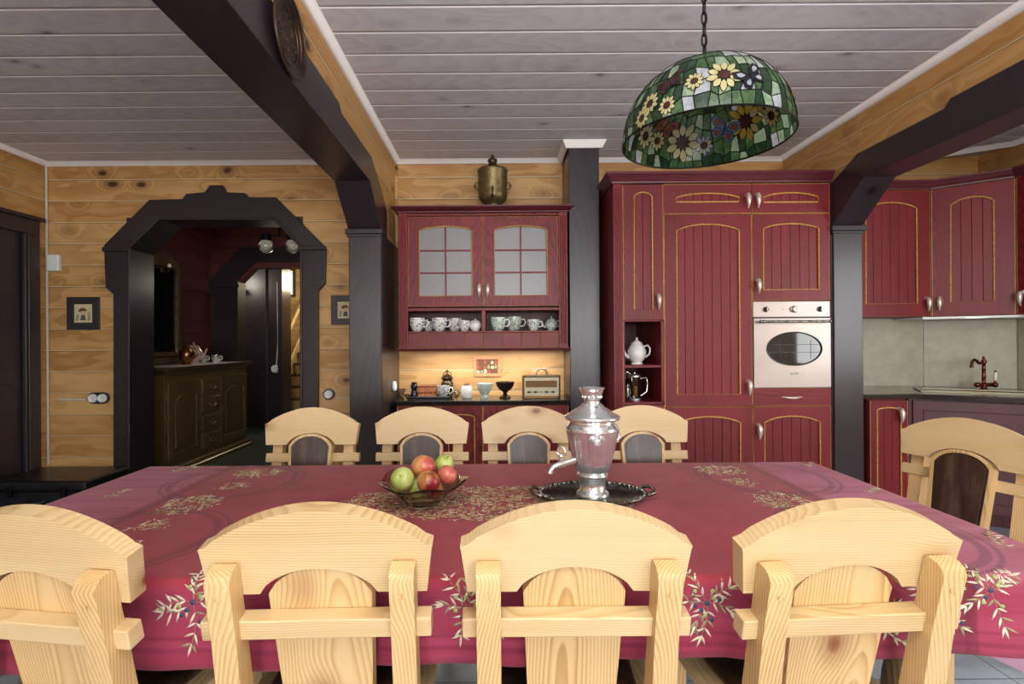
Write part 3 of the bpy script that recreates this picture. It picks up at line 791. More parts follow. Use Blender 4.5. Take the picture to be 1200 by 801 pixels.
# crown along the whole run
c = MB('red_shaded').sweep([(TX[0], YB-.005), (TX[0], TY-.02), (TX[4]-.005, TY-.02)], [(o_*1.1, z_top+z_*1.0) for o_, z_ in CROWN]).bb(TX[0], TX[4]-.002, TY-.02, YB-.005, z_top+.001, z_top+.05)
tag(c.build('cornice'), 'dark red moulded cornice along the tops of the tall oven cabinets', 'cornice')

# ---- corner kitchen beyond the right post
kz0, kz1 = H+.165, H+1.155
ky = 4.00
wA = thing('wall_cabinet', 'dark red wall cabinet with one arched door beside the right post', 'wall cabinet')
MB('red_z').bb(2.72, 3.395, ky+.022, YB-.003, kz0, kz1).build('carcass', wA, bevel=.002)
door(wA, 2.78, 3.395, kz0, kz1, ky, (3.355, kz0+.115), fr=.105, rise=.045, top=.095)
# angled corner cabinet
cA, cB = Vector((3.40, ky)), Vector((3.765, 3.71))
L = (cB-cA).length; ang = math.degrees(atan2(cB.y-cA.y, cB.x-cA.x))
wB = thing('wall_cabinet', 'dark red angled corner wall cabinet above the sink', 'wall cabinet')
MB('red_z').plate([(3.40, 4.03), (3.40, YB-.003), (3.59, YB-.003), (XR-.004, 4.0), (XR-.004, 3.715), (3.78, 3.715)], [], kz1-kz0, T(0, 0, kz0)).build('carcass', wB, bevel=.002)
dB = door(wB, 0, L, kz0, kz1, 0, (.045, kz0+.115), fr=.11, rise=.045, top=.095)
dB.matrix_world = T(cA.x, cA.y, 0) @ RZ(ang)
# glazed cabinet on the right wall
wC = thing('wall_cabinet', 'dark red wall cabinet with a glazed door at the right edge of the photo', 'wall cabinet')
MB('red_z').bb(3.79, XR-.003, 3.06, 3.705, kz0, kz1).build('carcass', wC, bevel=.002)
dC = door(wC, 0, .64, kz0, kz1, 0, (.05, kz0+.13), fr=.11, rise=.045, top=.095, glazed=True)
dC.matrix_world = T(3.768, 3.705, 0) @ RZ(-90)
for ch in dC.children:
    if ch.name.startswith('glass'):
        pass
c = MB('red_shaded').sweep([(2.72, ky), (3.395, ky), (3.765, 3.71), (3.765, 3.06)], [(o_*.9, kz1+z_*.9) for o_, z_ in CROWN])
c.plate([(2.72, ky), (3.395, ky), (3.765, 3.71), (3.765, 3.06), (XR-.004, 3.06), (XR-.004, 4.0), (3.59, YB-.004), (2.72, YB-.004)], [], .03, T(0, 0, kz1+.001))
tag(c.build('cornice'), 'dark red cornice above the corner wall cabinets over the sink', 'cornice')
# slim light under the corner cabinet
hd = MB('plastic_white').plate([(3.33, 4.0), (3.40, 3.985), (3.775, 3.70), (XR-.01, 3.70), (XR-.01, 3.93), (3.55, 4.27), (3.33, 4.27)], [], .018, T(0, 0, kz0-.021)).build('worktop_lamp', bevel=.003)
tag(hd, 'slim white light fitting under the angled corner cabinet', 'lamp')
# stone splash panels
SZ = .915
tag(MB('stone').bb(2.62, 3.595, YB-.018, YB-.001, SZ, kz0).build('splash_panel', bevel=.001), 'beige stone splash panel beside the right post', 'splash panel')
sp = MB('stone').plate([(3.597, YB-.002), (3.597, YB-.020), (XR-.001, 3.995), (XR-.001, 4.018)][::-1], [], kz0-SZ-.023, T(0, 0, SZ)).build('splash_panel', bevel=.001)
tag(sp, 'grey stone splash panel angled behind the copper tap', 'splash panel')
tag(MB('stone').bb(XR-.018, XR-.001, 2.4, 3.99, SZ, kz0-.001).build('splash_panel'), 'stone splash panel on the wall at the right edge of the photo', 'splash panel')
# base units + worktop + sink + tap
bA = thing('base_cabinet', 'narrow dark red base cabinet with a handle beside the right post', 'cabinet')
MB('red_z').bb(2.72, 3.0, 3.76, YB-.003, .08, SZ-.036).bb(2.72, 3.0, 3.80, YB-.01, 0, .08).build('carcass', bA, bevel=.002)
door(bA, 2.72, 3.0, .10, SZ-.05, 3.738, (2.935, SZ-.14), fr=.05)
sA, sB = Vector((3.03, 3.745)), Vector((3.66, 3.37))
L2 = (sB-sA).length; an2 = math.degrees(atan2(sB.y-sA.y, sB.x-sA.x))
bB = thing('base_cabinet', 'dark angled sink cabinet under the copper tap', 'cabinet')
MB('red_dark').plate([(3.03, 3.77), (3.03, YB-.004), (3.59, YB-.004), (XR-.004, 4.0), (XR-.004, 3.395), (3.68, 3.395)], [[(3.05, 3.79), (3.05, YB-.02), (3.585, YB-.02), (XR-.02, 3.99), (XR-.02, 3.415), (3.69, 3.415)]], SZ-.036-.08, T(0, 0, .08)).plate([(3.06, 3.8), (3.06, YB-.01), (3.59, YB-.01), (XR-.01, 4.0), (XR-.01, 3.43), (3.7, 3.43)], [], .08).build('carcass', bB)
dd = MB('red_dark').bb(.01, L2-.01, 0, .022, .10, SZ-.05)
dd.mat('red_dark').tube([(.07, -.001, .17), (L2-.07, -.001, .17), (L2-.07, -.001, SZ-.12), (.07, -.001, SZ-.12)], .004, 6, closed=True)
do = dd.build('door', bB, bevel=.003); do.matrix_world = T(sA.x, sA.y, 0) @ RZ(an2)
h = MB('pewter'); h.lathe([(0, 0), (.014, 0), (.016, .008), (.008, .016), (0, .018)], 16, T(L2-.05, 0, SZ-.10) @ RX(90)); h.build('handle', do, smooth=60)
bC = thing('base_cabinet', 'dark red base cabinet along the wall at the right edge', 'cabinet')
MB('red_z').bb(3.70, XR-.003, 2.4, 3.38, .08, SZ-.036).bb(3.74, XR-.003, 2.42, 3.36, 0, .08).build('carcass', bC, bevel=.002)
for k in range(2):
    dC2 = door(bC, 0, .485, .10, SZ-.05, 0, (.045, SZ-.14)); dC2.matrix_world = T(3.678, 3.375-k*.488, 0) @ RZ(-90)
wt = MB('black_stone'); sc_ = Vector((3.60, 3.90)); sd = RZ(an2)
def sk(u, v): p = sd @ Vector((u, v, 0)); return (sc_.x+p.x-.0, sc_.y+p.y-.10)
sh = [sk(-.36, -.17), sk(.33, -.17), sk(.33, .10), sk(-.36, .10)]
wt.plate([(2.635, 3.70), (3.02, 3.70), (3.655, 3.325), (3.655, 2.4), (XR-.002, 2.4), (XR-.002, 3.995), (3.595, YB-.022), (2.635, YB-.022)], [sh], .036, T(0, 0, SZ-.036))
tag(wt.build('worktop', bevel=.004), 'black polished worktop wrapping round the sink corner', 'worktop')
sn = thing('sink', 'beige inset sink in the corner worktop in front of the tap', 'sink')
s = MB('beige'); ins = [sk(-.34, -.15), sk(.31, -.15), sk(.31, .08), sk(-.34, .08)]
out_ = [sk(-.385, -.195), sk(.355, -.195), sk(.355, .125), sk(-.385, .125)]
s.plate(out_, [ins], .008, T(0, 0, SZ+.001)); s.plate([sk(-.355, -.165), sk(.325, -.165), sk(.325, .095), sk(-.355, .095)], [ins], .05, T(0, 0, SZ-.055)).plate(ins, [], .01, T(0, 0, SZ-.06))
s.build('basin', sn, bevel=.003)
MB('steel').lathe([(0, 0), (.035, 0), (.035, .003), (0, .004)], 20, T(*sk(0, -.04), SZ-.05)).build('drain', sn)
tp = P(1153, 457, 3.93); tz = SZ
tap = thing('kitchen_tap', 'copper swan neck mixer tap with a white lever behind the sink', 'tap', (tp.x, 3.93, tz+.001))
MB('copper').lathe([(0, 0), (.028, 0), (.028, .006), (.02, .012), (.017, .03), (.024, .035), (.024, .045), (.016, .05), (.012, .055), (.012, .09), (.016, .095), (.012, .10), (.011, .15), (.015, .155), (.011, .16), (.011, .20), (.017, .205), (.017, .225), (.008, .235), (.01, .245), (.004, .258), (0, .26)], 50).tube([(-.05, 0, .04), (.085, 0, .04)], [.014, .016], 12).ball((-.05, 0, .04), .02, 12).ball((.085, 0, .04), .021, 12).build('body', tap, smooth=60)
MB('copper').tube([(0, 0, .213), (-.03, -.012, .205), (-.06, -.024, .207), (-.09, -.036, .228), (-.115, -.046, .235), (-.137, -.054, .222), (-.147, -.058, .195), (-.148, -.059, .175)], [.009, .009, .010, .010, .010, .010, .010, .013], 12).build('spout', tap, smooth=60)
lv = MB('copper').tube([(.085, 0, .05), (.088, 0, .07)], .008, 10); lv.mat('china').tube([(.088, 0, .07), (.089, 0, .095), (.09, 0, .118), (.09, 0, .135)], [.007, .009, .011, .008], 12)
lv.mat('copper').ball((.09, 0, .142), .008, 10); lv.build('lever', tap, smooth=60)

# ================================================================== CHAIRS
LEAN = 12.0
def rail_outline():
    hw = .25; s0, s1, sb = .434, .521, .325
    pts = []
    n = 28
    for i in range(n+1):
        x = 1-2*i/n; ax = abs(x)
        f = 1-ax**2.0
        if ax > .86: f = (1-.86**2)*((1-ax)/.14)**1.6*1.0
        pts.append((hw*x, s0+(s1-s0)*f))
    pts += [(-hw+.002, s0-.008), (-.236, sb)]
    m = 18; cw = .128; ch = .060
    for i in range(m+1):
        x = -1+2*i/m
        pts.append((cw*x, sb+ch*max(0, 1-abs(x)**2.1)**.72))
    pts += [(.236, sb), (hw-.002, s0-.008)]
    return pts
def splat_outline(inset=0.0, z0=.0):
    w1, w0 = .113-inset, .100-inset; s1 = .378-inset; sh = .318-inset*.3
    pts = [(-w0, z0), (w0, z0), (w1, sh)]
    n = 14
    for i in range(n+1):
        x = 1-2*i/n; pts.append((w1*x*.985, sh+.004+(s1-sh)*max(0, 1-abs(x)**2.2)**.75))
    pts.append((-w1, sh)); return pts
def make_chair(label):
    c = thing('dining_chair', label, 'chair')
    back = Matrix.Translation((0, -.205, .452)) @ RX(LEAN)      # local v = up the back, w = forward
    def B(w): return T(0, w, 0) @ XZ
    r = MB('pine_x').plate(rail_outline(), [], .042, B(.002)); ro = r.build('crest_rail', c, bevel=.005, seg=3); ro.matrix_local = back
    for s in (-1, 1):
        p = MB('pine_z'); x = .189*s
        # upper half leaning, seen side-on profile in (forward, up)
        prof = [(-.052, -.05), (-.004, -.05), (.001, .20), (.001, .405-.006), (-.006, .407), (-.030, .407), (-.044, .400), (-.051, .385), (-.050, .25), (-.056, .13), (-.066, .0)]
        prof = [(-.062, -.04), (-.002, -.04), (.001, .20), (.001, .400), (-.006, .407), (-.030, .407), (-.044, .400), (-.051, .385), (-.050, .25), (-.058, .10)]
        p.plate([(a, b) for a, b in prof], [], .052, back @ T(x-.026, 0, 0) @ YZ)
        # lower leg raking backwards to the floor
        p.plate([(-.265, .415), (-.205, .415), (-.225, .20), (-.262, .0), (-.315, .0), (-.285, .20)], [], .050, T(x-.025, 0, 0) @ YZ)
        p.lathe([(0, 0), (.007, 0), (.007, .0015), (0, .002)], 12, back @ T(x, -.052, .355) @ RX(90))
        p.build('back_post', c, bevel=.006, seg=3)
        l = MB('pine_z').plate([(-.026, .40), (.026, .40), (.020, 0), (-.020, 0)], [], .045, T(.175*s, .205, 0) @ XZ); l.build('leg', c, bevel=.004)
    cb = MB('pine_x').plate([(-.247, .236), (.247, .236), (.247, .283), (-.247, .283)], [], .040, B(-.030)); cb = cb.build('cross_rail', c, bevel=.004); cb.matrix_local = back
    sp = MB('pine_z').plate(splat_outline(), [], .024, B(.010)).build('splat', c, bevel=.004); sp.matrix_local = back
    pd = MB('leather')
    o_ = splat_outline(.014, .02); pd.plate(o_, [], .010, B(.034))
    o2 = splat_outline(.026, .032); pd.plate(o2, [], .006, B(.0435)); pd.build('back_pad', sp, bevel=.004)
    rm = MB('pine_z').plate(splat_outline(0, .0), [splat_outline(.014, .014)], .016, B(.0335)); rm.build('pad_rim', sp, bevel=.003)
    st = MB('pine_y').plate([(-.215, -.235), (.215, -.235), (.23, .0), (.225, .225), (.21, .24), (-.21, .24), (-.225, .225), (-.23, 0)], [], .035, T(0, 0, .405)); st.build('seat', c, bevel=.006)
    MB('leather').plate([(-.175, -.15), (.175, -.15), (.185, .0), (.175, .195), (-.175, .195), (-.185, 0)], [], .022, T(0, 0, .4405)).build('seat_pad', c, bevel=.010, seg=3)
    MB('pine_x').bb(-.16, .16, .17, .195, .335, .404).build('stretcher', c, bevel=.003)
    MB('pine_x').bb(-.165, .165, -.285, -.262, .15, .20).build('stretcher', c, bevel=.003)
    return c
near = [(-.975, 1.385, -8, 'pine chair on the near side, partly cut off by the left edge of the photo'),
        (-.400, 1.392, 1.5, 'pine chair on the near side in front of the fruit bowl, second from left'),
        (.168, 1.392, 0, 'pine chair on the near side directly in front of the silver samovar'),
        (.745, 1.392, 4, 'pine chair on the near side furthest right, right of the samovar chair')]
far = [(-.985, 2.47, 180, 'pine chair behind the table below the round wall socket, beside the left post'),
       (-.40, 2.47, 180, 'pine chair behind the table directly behind the fruit bowl'),
       (.165, 2.47, 180, 'pine chair behind the table partly hidden by the left side of the samovar'),
       (.765, 2.47, 180, 'pine chair behind the table just right of the samovar below the niches')]
proto = None
def put_chair(x, y, a, label, grp):
    global proto
    if proto is None: c = proto = make_chair(label)
    else: c = copy_tree(proto); c['label'] = label
    c['group'] = grp; c.location = (x, y, 0); c.rotation_euler = (0, 0, radians(a)); return c
for a in near: put_chair(*a, 'pine chairs round the dining table')
for a in far: put_chair(*a, 'pine chairs round the dining table')
put_chair(1.78, 2.12, 111, 'pine chair with brown leather back at the right end of the table', 'pine chairs round the dining table')

# ================================================================== TABLE AND CLOTH
TXL, TXR, TYN, TYF, TZ = -1.63, 1.475, 1.262, 2.405, .738
tb = thing('dining_table', 'long wooden dining table under the crimson cloth', 'table', ((TXL+TXR)/2, (TYN+TYF)/2, 0))
W2, D2 = (TXR-TXL)/2, (TYF-TYN)/2
MB('oak_y').bb(-W2, W2, -D2, D2, TZ-.04, TZ-.0).build('tabletop', tb, bevel=.004)
for sx_ in (-1, 1):
    for sy_ in (-1, 1):
        x = sx_*(W2-.32); y = sy_*(D2-.20)
        MB('oak').lathe([(.05, 0), (.055, .03), (.04, .06), (.05, .12), (.062, .25), (.05, .36), (.04, .42), (.055, .46), (.06, .50), (.06, .697)], 20, T(x, y, 0)).build('leg', tb, smooth=50)
MB('oak').bb(-W2+.25, W2-.25, -D2+.18, -D2+.21, TZ-.14, TZ-.04).bb(-W2+.25, W2-.25, D2-.21, D2-.18, TZ-.14, TZ-.04).bb(-W2+.30, -W2+.33, -D2+.2, D2-.2, TZ-.14, TZ-.04).bb(W2-.33, W2-.30, -D2+.2, D2-.2, TZ-.14, TZ-.04).build('apron', tb)

DROP = .215
def cloth_pt(u, v, off=0.0):
    """u, v in metres on the flat cloth -> point on the draped cloth"""
    ex = max(0, u-TXR)-max(0, TXL-u); ey = max(0, v-TYF)-max(0, TYN-v)
    cx_, cy_ = min(max(u, TXL), TXR), min(max(v, TYN), TYF)
    d = sqrt(ex*ex+ey*ey); z0 = TZ+.003
    wr = noise.noise(Vector((u*1.5, v*4.0, 3.1)))*.0018
    if d < 1e-9: return Vector((u, v, z0+off+max(-.001, wr)))
    nx, ny = ex/d, ey/d
    s = u if abs(ny) > .7 else v
    k = min(1, d/.2)
    fold = .010*sin(s*9.3+1.2)+.007*sin(s*21.0+.4)+.012*noise.noise(Vector((s*2.2, d*2, 5.5)))
    if abs(nx) > .05 and abs(ny) > .05: fold += .05*sin(2*atan2(abs(ny), abs(nx)))**2
    r = .008
    if d < r*1.57: a = d/r; o = r*sin(a); h = r*(1-cos(a))
    else: o = r+.004; h = r+(d-r*1.57)
    o += (.012+max(fold, -.012))*k
    return Vector((cx_+nx*(o+off), cy_+ny*(o+off), z0+(.0 if d > .01 else 0)-h))
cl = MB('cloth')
def axis_pts(a, b, n, drop0, drop1):
    p = [a-drop0+drop0*i/12 for i in range(12)]+[a-.010, a-.006, a-.003]
    p += [a+(b-a)*i/n for i in range(n+1)]
    p += [b+.003, b+.006, b+.010]+[b+drop1*i/12 for i in range(1, 13)]
    return sorted(set(round(q, 5) for q in p))
us = axis_pts(TXL, TXR, 150, .22, .22); vs_ = axis_pts(TYN, TYF, 40, .212, .22)
def hemv(u, v):      # the near hem rises a little towards the right
    if v < TYN: return TYN-(TYN-v)*(1.02-.045*(u+1))
    return v
nu, nv = len(us), len(vs_)
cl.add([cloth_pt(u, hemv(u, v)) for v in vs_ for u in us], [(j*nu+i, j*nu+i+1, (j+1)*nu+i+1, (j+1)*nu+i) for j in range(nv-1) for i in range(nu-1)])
rl = random.Random(11)
def leaf(u, v, a, L_, w_, mat, off=.0011):
    cl.mat(mat); n = 3; ca, sa = cos(a), sin(a); vs = []; 
    prof = [(0, 0), (.3, .5), (.62, .46), (1, 0)]
    side1 = [(L_*t, w_*q) for t, q in prof]; side2 = [(L_*t, -w_*q) for t, q in prof[1:-1]][::-1]
    pts = [cloth_pt(u+x*ca-y*sa, hemv(u, v+x*sa+y*ca), off) for x, y in side1+side2]
    # centre ridge so it stays on the curved sheet
    k = len(pts); cl.add(pts, [(0, 5, 1), (1, 5, 4, 2), (2, 4, 3)])
def olive(u, v, r, mat):
    cl.mat(mat); cl.add([cloth_pt(u+r*cos(a*pi/4), hemv(u, v+r*sin(a*pi/4)), .0016) for a in range(8)], [tuple(range(8))])
def sprig(u, v, a, L_, big=1.0, mats=('leaf_pale', 'leaf_pale', 'leaf_olive'), olives=True):
    n = int(6*big); bend = rl.uniform(-1.6, 1.6)
    x, y, aa = u, v, a; st = L_/n
    for i in range(n):
        aa += bend*.18
        x2, y2 = x+st*cos(aa), y+st*sin(aa)
        leaf(x, y, aa, st*1.1, .001, 'leaf_olive', .0009)
        for s in (-1, 1):
            leaf(x2, y2, aa+s*rl.uniform(.25, 1.25), rl.uniform(.024, .036)*(.75+.25*big), .0054, rl.choice(mats))
        if olives and i % 3 == 1: olive(x2+.012*cos(aa+1.7), y2+.012*sin(aa+1.7), .0055, rl.choice(('olive_blue', 'olive_green')))
        x, y = x2, y2
    leaf(x, y, aa, .032, .0054, mats[0])
def bouquet(u, v, s=1.0):
    for a, l in ((1.9, .085), (1.1, .065), (2.8, .06), (-1.2, .085), (-2.2, .065), (.1, .06)):
        sprig(u, v, a+rl.uniform(-.2, .2), l*s, .55*s+.2)
    olive(u, v, .007, 'olive_blue'); olive(u+.018, v+.012, .006, 'olive_green'); olive(u-.014, v-.018, .006, 'olive_blue')
def on_drape(px, py, Y=TYN-.03):
    p = P(px, py, Y); return p.x, TYN-(TZ-p.z)
for px_, py_, s_ in ((18, 700, 1.0), (222, 712, 1.15), (548, 722, 1.0), (832, 716, 1.0), (1098, 712, 1.25), (1168, 700, 1.1), (395, 715, 1.0), (690, 715, 1.0), (1035, 740, .8)):
    u, v = on_drape(px_, py_); bouquet(u, v, s_)
for k in range(3): sprig(1.50+.07, 1.5+k*.3, 1.2, .12, 1.0)
def patch(u, v, a, b, n, mats, ang=0):
    for i in range(n):
        for _ in range(20):
            x, y = rl.uniform(-1, 1), rl.uniform(-1, 1)
            if x*x+y*y < 1 or (abs(x) < .95 and abs(y) < .6): break
        X, Y = x*a, y*b
        leaf(u+X, v+Y, rl.uniform(0, 6.28), rl.uniform(.017, .029), .0036, rl.choice(mats), .0006+.0000005*i)
        if i % 14 == 0: olive(u+X+.01, v+Y, .004, 'olive_green')
patch(-.03, 1.845, .52, .19, 1900, ('leaf_gold', 'leaf_gold', 'leaf_olive', 'leaf_pale'))
gm = ('leaf_gold', 'leaf_pale', 'leaf_olive')
for sx_, base in ((-1, -.04), (1, -.04)):
    for v_, a_, b_, n_ in ((2.27, .10, .085, 150), (2.07, .055, .05, 55), (1.84, .10, .11, 190), (1.63, .055, .05, 50), (1.42, .09, .09, 150)):
        patch(base+sx_*1.06+(.0 if v_ < 2 else -sx_*.03), v_, a_, b_, n_, gm)
    for v_ in (1.4, 1.9, 2.3): sprig(base+sx_*1.44, v_, 1.3, .12, 1.0, gm)
# tucked corner of the cloth hanging behind the near right end, pale side out
cl.mat('cloth_back'); n = 10
A = []; 
for i in range(n+1):
    x = 1.14+.34*i/n; y = 1.315+.006*sin(i*1.3)
    A += [(x, y, .60), (x, y+.004, .555-.0-max(0, (x-1.155))*.51)]
cl.add(A, [(2*i, 2*i+1, 2*i+3, 2*i+2) for i in range(n)])
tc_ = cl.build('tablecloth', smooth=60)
sd_ = tc_.modifiers.new('cloth thickness', 'SOLIDIFY'); sd_.thickness = .0008; sd_.offset = -1
tag(tc_, 'crimson tablecloth printed with olive sprigs over the long dining table', 'tablecloth')
# ================================================================== THINGS ON THE TABLE
def ribbon_cup(mb, r0, r1, h, z0=0, foot=.004, t=.0025, n=28):
    mb.lathe([(0, z0), (r0*.8, z0), (r0*.82, z0+foot), (r0, z0+foot+.003), (r1*.97, z0+h*.55), (r1, z0+h), (r1-t, z0+h), (r1*.97-t, z0+h*.55), (r0-t, z0+foot+.008), (0, z0+foot+.006)], n)
tray = thing('serving_tray', 'oval silver tray with an ornate rim under the samovar', 'tray', (.345, 1.875, TZ+.0068))
t = MB('steel_dark')
EL = Matrix.Diagonal((1, .74, 1, 1))
t.lathe([(0, 0), (.15, 0), (.165, .006), (.185, .010), (.197, .016), (.197, .019), (.185, .014), (.163, .010), (.148, .004), (0, .004)], 56, EL)
t.build('plate', tray, smooth=50)
t = MB('steel_dark')
for i in range(52):
    a = 2*pi*i/52; t.ball((.19*cos(a), .74*.19*sin(a), .018), .0085 if i % 2 else .006, 8)
t.tube([(.197*cos(2*pi*i/60), .74*.197*sin(2*pi*i/60), .019) for i in range(60)], .004, 6, closed=True)
t.build('rim', tray, smooth=60)
for s in (-1, 1):
    MB('steel_dark').tube([(s*.19, -.05, .02), (s*.215, -.045, .028), (s*.225, 0, .032), (s*.215, .045, .028), (s*.19, .05, .02)], .007, 8).build('handle', tray, smooth=60)
sv = thing('samovar', 'polished silver samovar with a tap standing on the oval tray', 'samovar', (.350, 1.89, TZ+.0114))
b = MB('steel').lathe([(0, 0), (.060, 0), (.062, .006), (.054, .016), (.047, .020), (.046, .058), (.050, .066), (.056, .070), (.056, .080), (.050, .084), (.058, .092), (.066, .102), (.070, .130), (.078, .170), (.087, .210), (.0965, .240), (.097, .248), (.094, .254), (.084, .266), (.080, .274), (.082, .278), (0, .280)], 160, lobes=16, lamp=.06, lz=(.10, .245))
b.build('body', sv, smooth=60)
MB('steel').lathe([(0, .279), (.099, .280), (.102, .284), (.102, .290), (.094, .296), (.082, .300), (.068, .312), (.050, .322), (.040, .330), (.034, .338), (0, .339)], 48).build('lid', sv, smooth=60)
cr = MB('steel').lathe([(0, .338), (.030, .339), (.027, .346), (.030, .352), (.036, .372), (.040, .380), (.042, .388), (.047, .392), (.047, .396), (.040, .396), (.032, .385), (.020, .380), (0, .380)], 36)
for i in range(12): a = 2*pi*i/12; cr.ball((.034*cos(a), .034*sin(a), .362), .006, 8)
cr.build('chimney_crown', sv, smooth=60)
tp_ = MB('steel').tube([(-.070, -.03, .135), (-.105, -.045, .128), (-.128, -.055, .124), (-.150, -.064, .120), (-.160, -.068, .108), (-.165, -.070, .098)], [.012, .010, .012, .008, .0075, .010], 12)
tp_.tube([(-.122, -.052, .124), (-.122, -.052, .150)], .008, 10).ball((-.122, -.052, .155), .010, 10)
ta = tp_.build('tap', sv, smooth=60)
MB('steel').tube([(-.137, -.045, .165), (-.129, -.049, .185), (-.118, -.054, .190), (-.109, -.058, .180), (-.108, -.058, .162), (-.122, -.052, .155), (-.137, -.045, .165)], .0045, 8).build('handle', ta, smooth=60)
for s in (-1, 1):
    h = MB('steel').tube([(.083*s, .03, .24), (.108*s, .045, .235), (.112*s, .048, .20), (.085*s, .035, .18)], .005, 8)
    if s > 0: h.build('handle', sv, smooth=60)
md = MB('steel')
for i, (a, z_) in enumerate(((-1.75, .222), (-1.38, .222), (-1.56, .236), (-1.56, .210))): md.lathe([(0, 0), (.012, 0), (.011, .003), (0, .004)], 14, RZ(math.degrees(a)+90) @ T(0, -.0955+.0025, z_) @ RX(90))
md.build('medal', sv)

bo = thing('fruit_bowl', 'smoky glass bowl full of apples on the crimson tablecloth', 'bowl', (-.262, 1.80, TZ+.0068))
pr = [(0, .0), (.050, .0), (.052, .004), (.056, .008), (.080, .030), (.108, .058), (.128, .076), (.152, .086), (.157, .090), (.150, .0905), (.126, .081), (.104, .063), (.076, .035), (.050, .012), (0, .010)]
vs = []; fs = []; n = 72
g = MB('amber_glass')
for i, (r, z_) in enumerate(pr):
    for j in range(n):
        a = 2*pi*j/n; w_ = (r/.157)**6
        g.v.append(Vector((r*cos(a)*(1+.04*w_*cos(5*a)), r*sin(a)*(1+.04*w_*cos(5*a)), z_+.010*w_*cos(5*a+.4))))
k = len(pr)
for i in range(k-1):
    for j in range(n): g.f.append([i*n+j, i*n+(j+1) % n, (i+1)*n+(j+1) % n, (i+1)*n+j]); g.fm.append(0)
g.f.append(list(range(n))[::-1]); g.f.append([(k-1)*n+j for j in range(n)]); g.fm += [0, 0]
g.build('bowl', bo, smooth=60)
def fruit(name, x, y, z, r, mat, label, cat, tilt=(0, 0), stem=True, grp='fruit in the glass bowl'):
    o = tag(empty(name, (x, y, z)), label, cat, grp); o.rotation_euler = (radians(tilt[0]), radians(tilt[1]), 0)
    prof = []
    for i in range(17):
        a = pi*i/16; rr = r*sin(a)*(1+.06*cos(a)); zz = -r*.93*cos(a)
        if i > 12: zz -= r*.26*((i-12)/4)**2
        if i < 3: zz += r*.12*((3-i)/3)**2
        prof.append((rr, zz))
    MB(mat).lathe(prof, 24).build('flesh', o, smooth=80)
    if stem: MB('oak').tube([(0, 0, r*.60), (.001, 0, r*.82), (.004, 0, r*1.02)], [.0016, .0013, .002], 6).build('stem', o)
    else: MB('oak').lathe([(0, r*.66), (.004, r*.67), (.003, r*.70), (0, r*.70)], 8).build('stem', o)
bx, by, bz = -.262, 1.80, TZ+.0115
fruit('apple', bx-.068, by-.028, bz+.095, .041, 'apple_green', 'green apple at the left of the glass bowl', 'apple', (60, -12))
fruit('apple', bx+.027, by-.060, bz+.094, .040, 'apple_red', 'dark red apple at the front of the bowl', 'apple', (10, 10), False)
fruit('peach', bx-.000, by+.020, bz+.126, .044, 'peach', 'large yellow and red peach topping the fruit heap', 'peach', (-30, 15), False)
fruit('apple', bx+.070, by+.062, bz+.126, .034, 'apple_green', 'pale green apple at the back right of the bowl', 'apple', (20, 20))
fruit('apple', bx+.088, by-.012, bz+.104, .035, 'peach_pink', 'pink blushed apple at the right rim of the bowl', 'apple', (-20, 35), False)
fruit('apple', bx-.020, by+.010, bz+.049, .036, 'apple_green', 'green apple seen through the front glass low in the bowl', 'apple', (100, 0))
fruit('apple', bx+.045, by+.0, bz+.053, .031, 'peach', 'yellow apple low in the bowl seen through its right side', 'apple', (0, 90))
fruit('apple', bx-.045, by+.055, bz+.075, .036, 'apple_red', 'red apple at the back left of the glass bowl', 'apple', (0, 0)) if False else None

# ================================================================== STAINED GLASS PENDANT
LX, LY, LZ = .715, 1.745, H+.674
lamp = thing('pendant_lamp', 'domed stained glass pendant lamp with sunflowers and butterflies over the table', 'lamp', (LX, LY, LZ))
LR, LH = .273, .258
def dome(az, t, off=0.0):
    t = max(0, min(1, t)); a = t*pi/2
    r = LR*max(0, cos(a))**.86; z_ = LH*sin(a)
    n = Vector((cos(a)*cos(az)/LR, cos(a)*sin(az)/LR, sin(a)/LH)).normalized()
    return Vector((r*cos(az), r*sin(az), z_))+n*off
def inside(p):
    if p.z < 0: return None
    a = math.asin(min(1, p.z/LH)) if p.z < LH else pi/2
    return sqrt(p.x**2+p.y**2) < LR*cos(a)**.86
def dome_at(px, py, far):
    d = P(px, py, 1.0)-Vector((0, 0, H)); prev = None; hits = []
    for i in range(1400):
        s = 1.3+i*.0007; p = Vector((0, 0, H))+d*s-Vector((LX, LY, LZ))
        k = inside(p)
        if prev is not None and k is not None and k != prev: hits.append(p)
        prev = k
    if not hits: return None
    p = hits[-1] if far else hits[0]
    return atan2(p.y, p.x), math.asin(max(0, min(1, p.z/LH)))/(pi/2)
sh = MB('g_green', 'g_dkgreen', 'g_mint', 'g_white', 'lead')
rg = random.Random(5)
rows = [0, .09, .21, .35, .49, .63, .77, .91]; ncol = 52
grid = []
for j, t_ in enumerate(rows):
    row = []
    for i in range(ncol):
        row.append((2*pi*i/ncol+(rg.uniform(-.04, .04) if j else 0), t_+(rg.uniform(-.035, .035) if 0 < j < len(rows)-1 else 0)))
    grid.append(row)
edges = set()
def pane(a, b, c, d_):
    for off in (0,):
        pts = []
        for q in ((a, b), (b, c), (c, d_), (d_, a)):
            (a0, t0), (a1, t1) = q
            if a1-a0 > pi: a1 -= 2*pi
            if a0-a1 > pi: a1 += 2*pi
            for k in range(3): pts.append(dome(a0+(a1-a0)*k/3, t0+(t1-t0)*k/3))
        cen = sum(pts, Vector())/len(pts)
        sh.add(pts+[dome(*mid4(a, b, c, d_))], [(k, (k+1) % 12, 12) for k in range(12)])
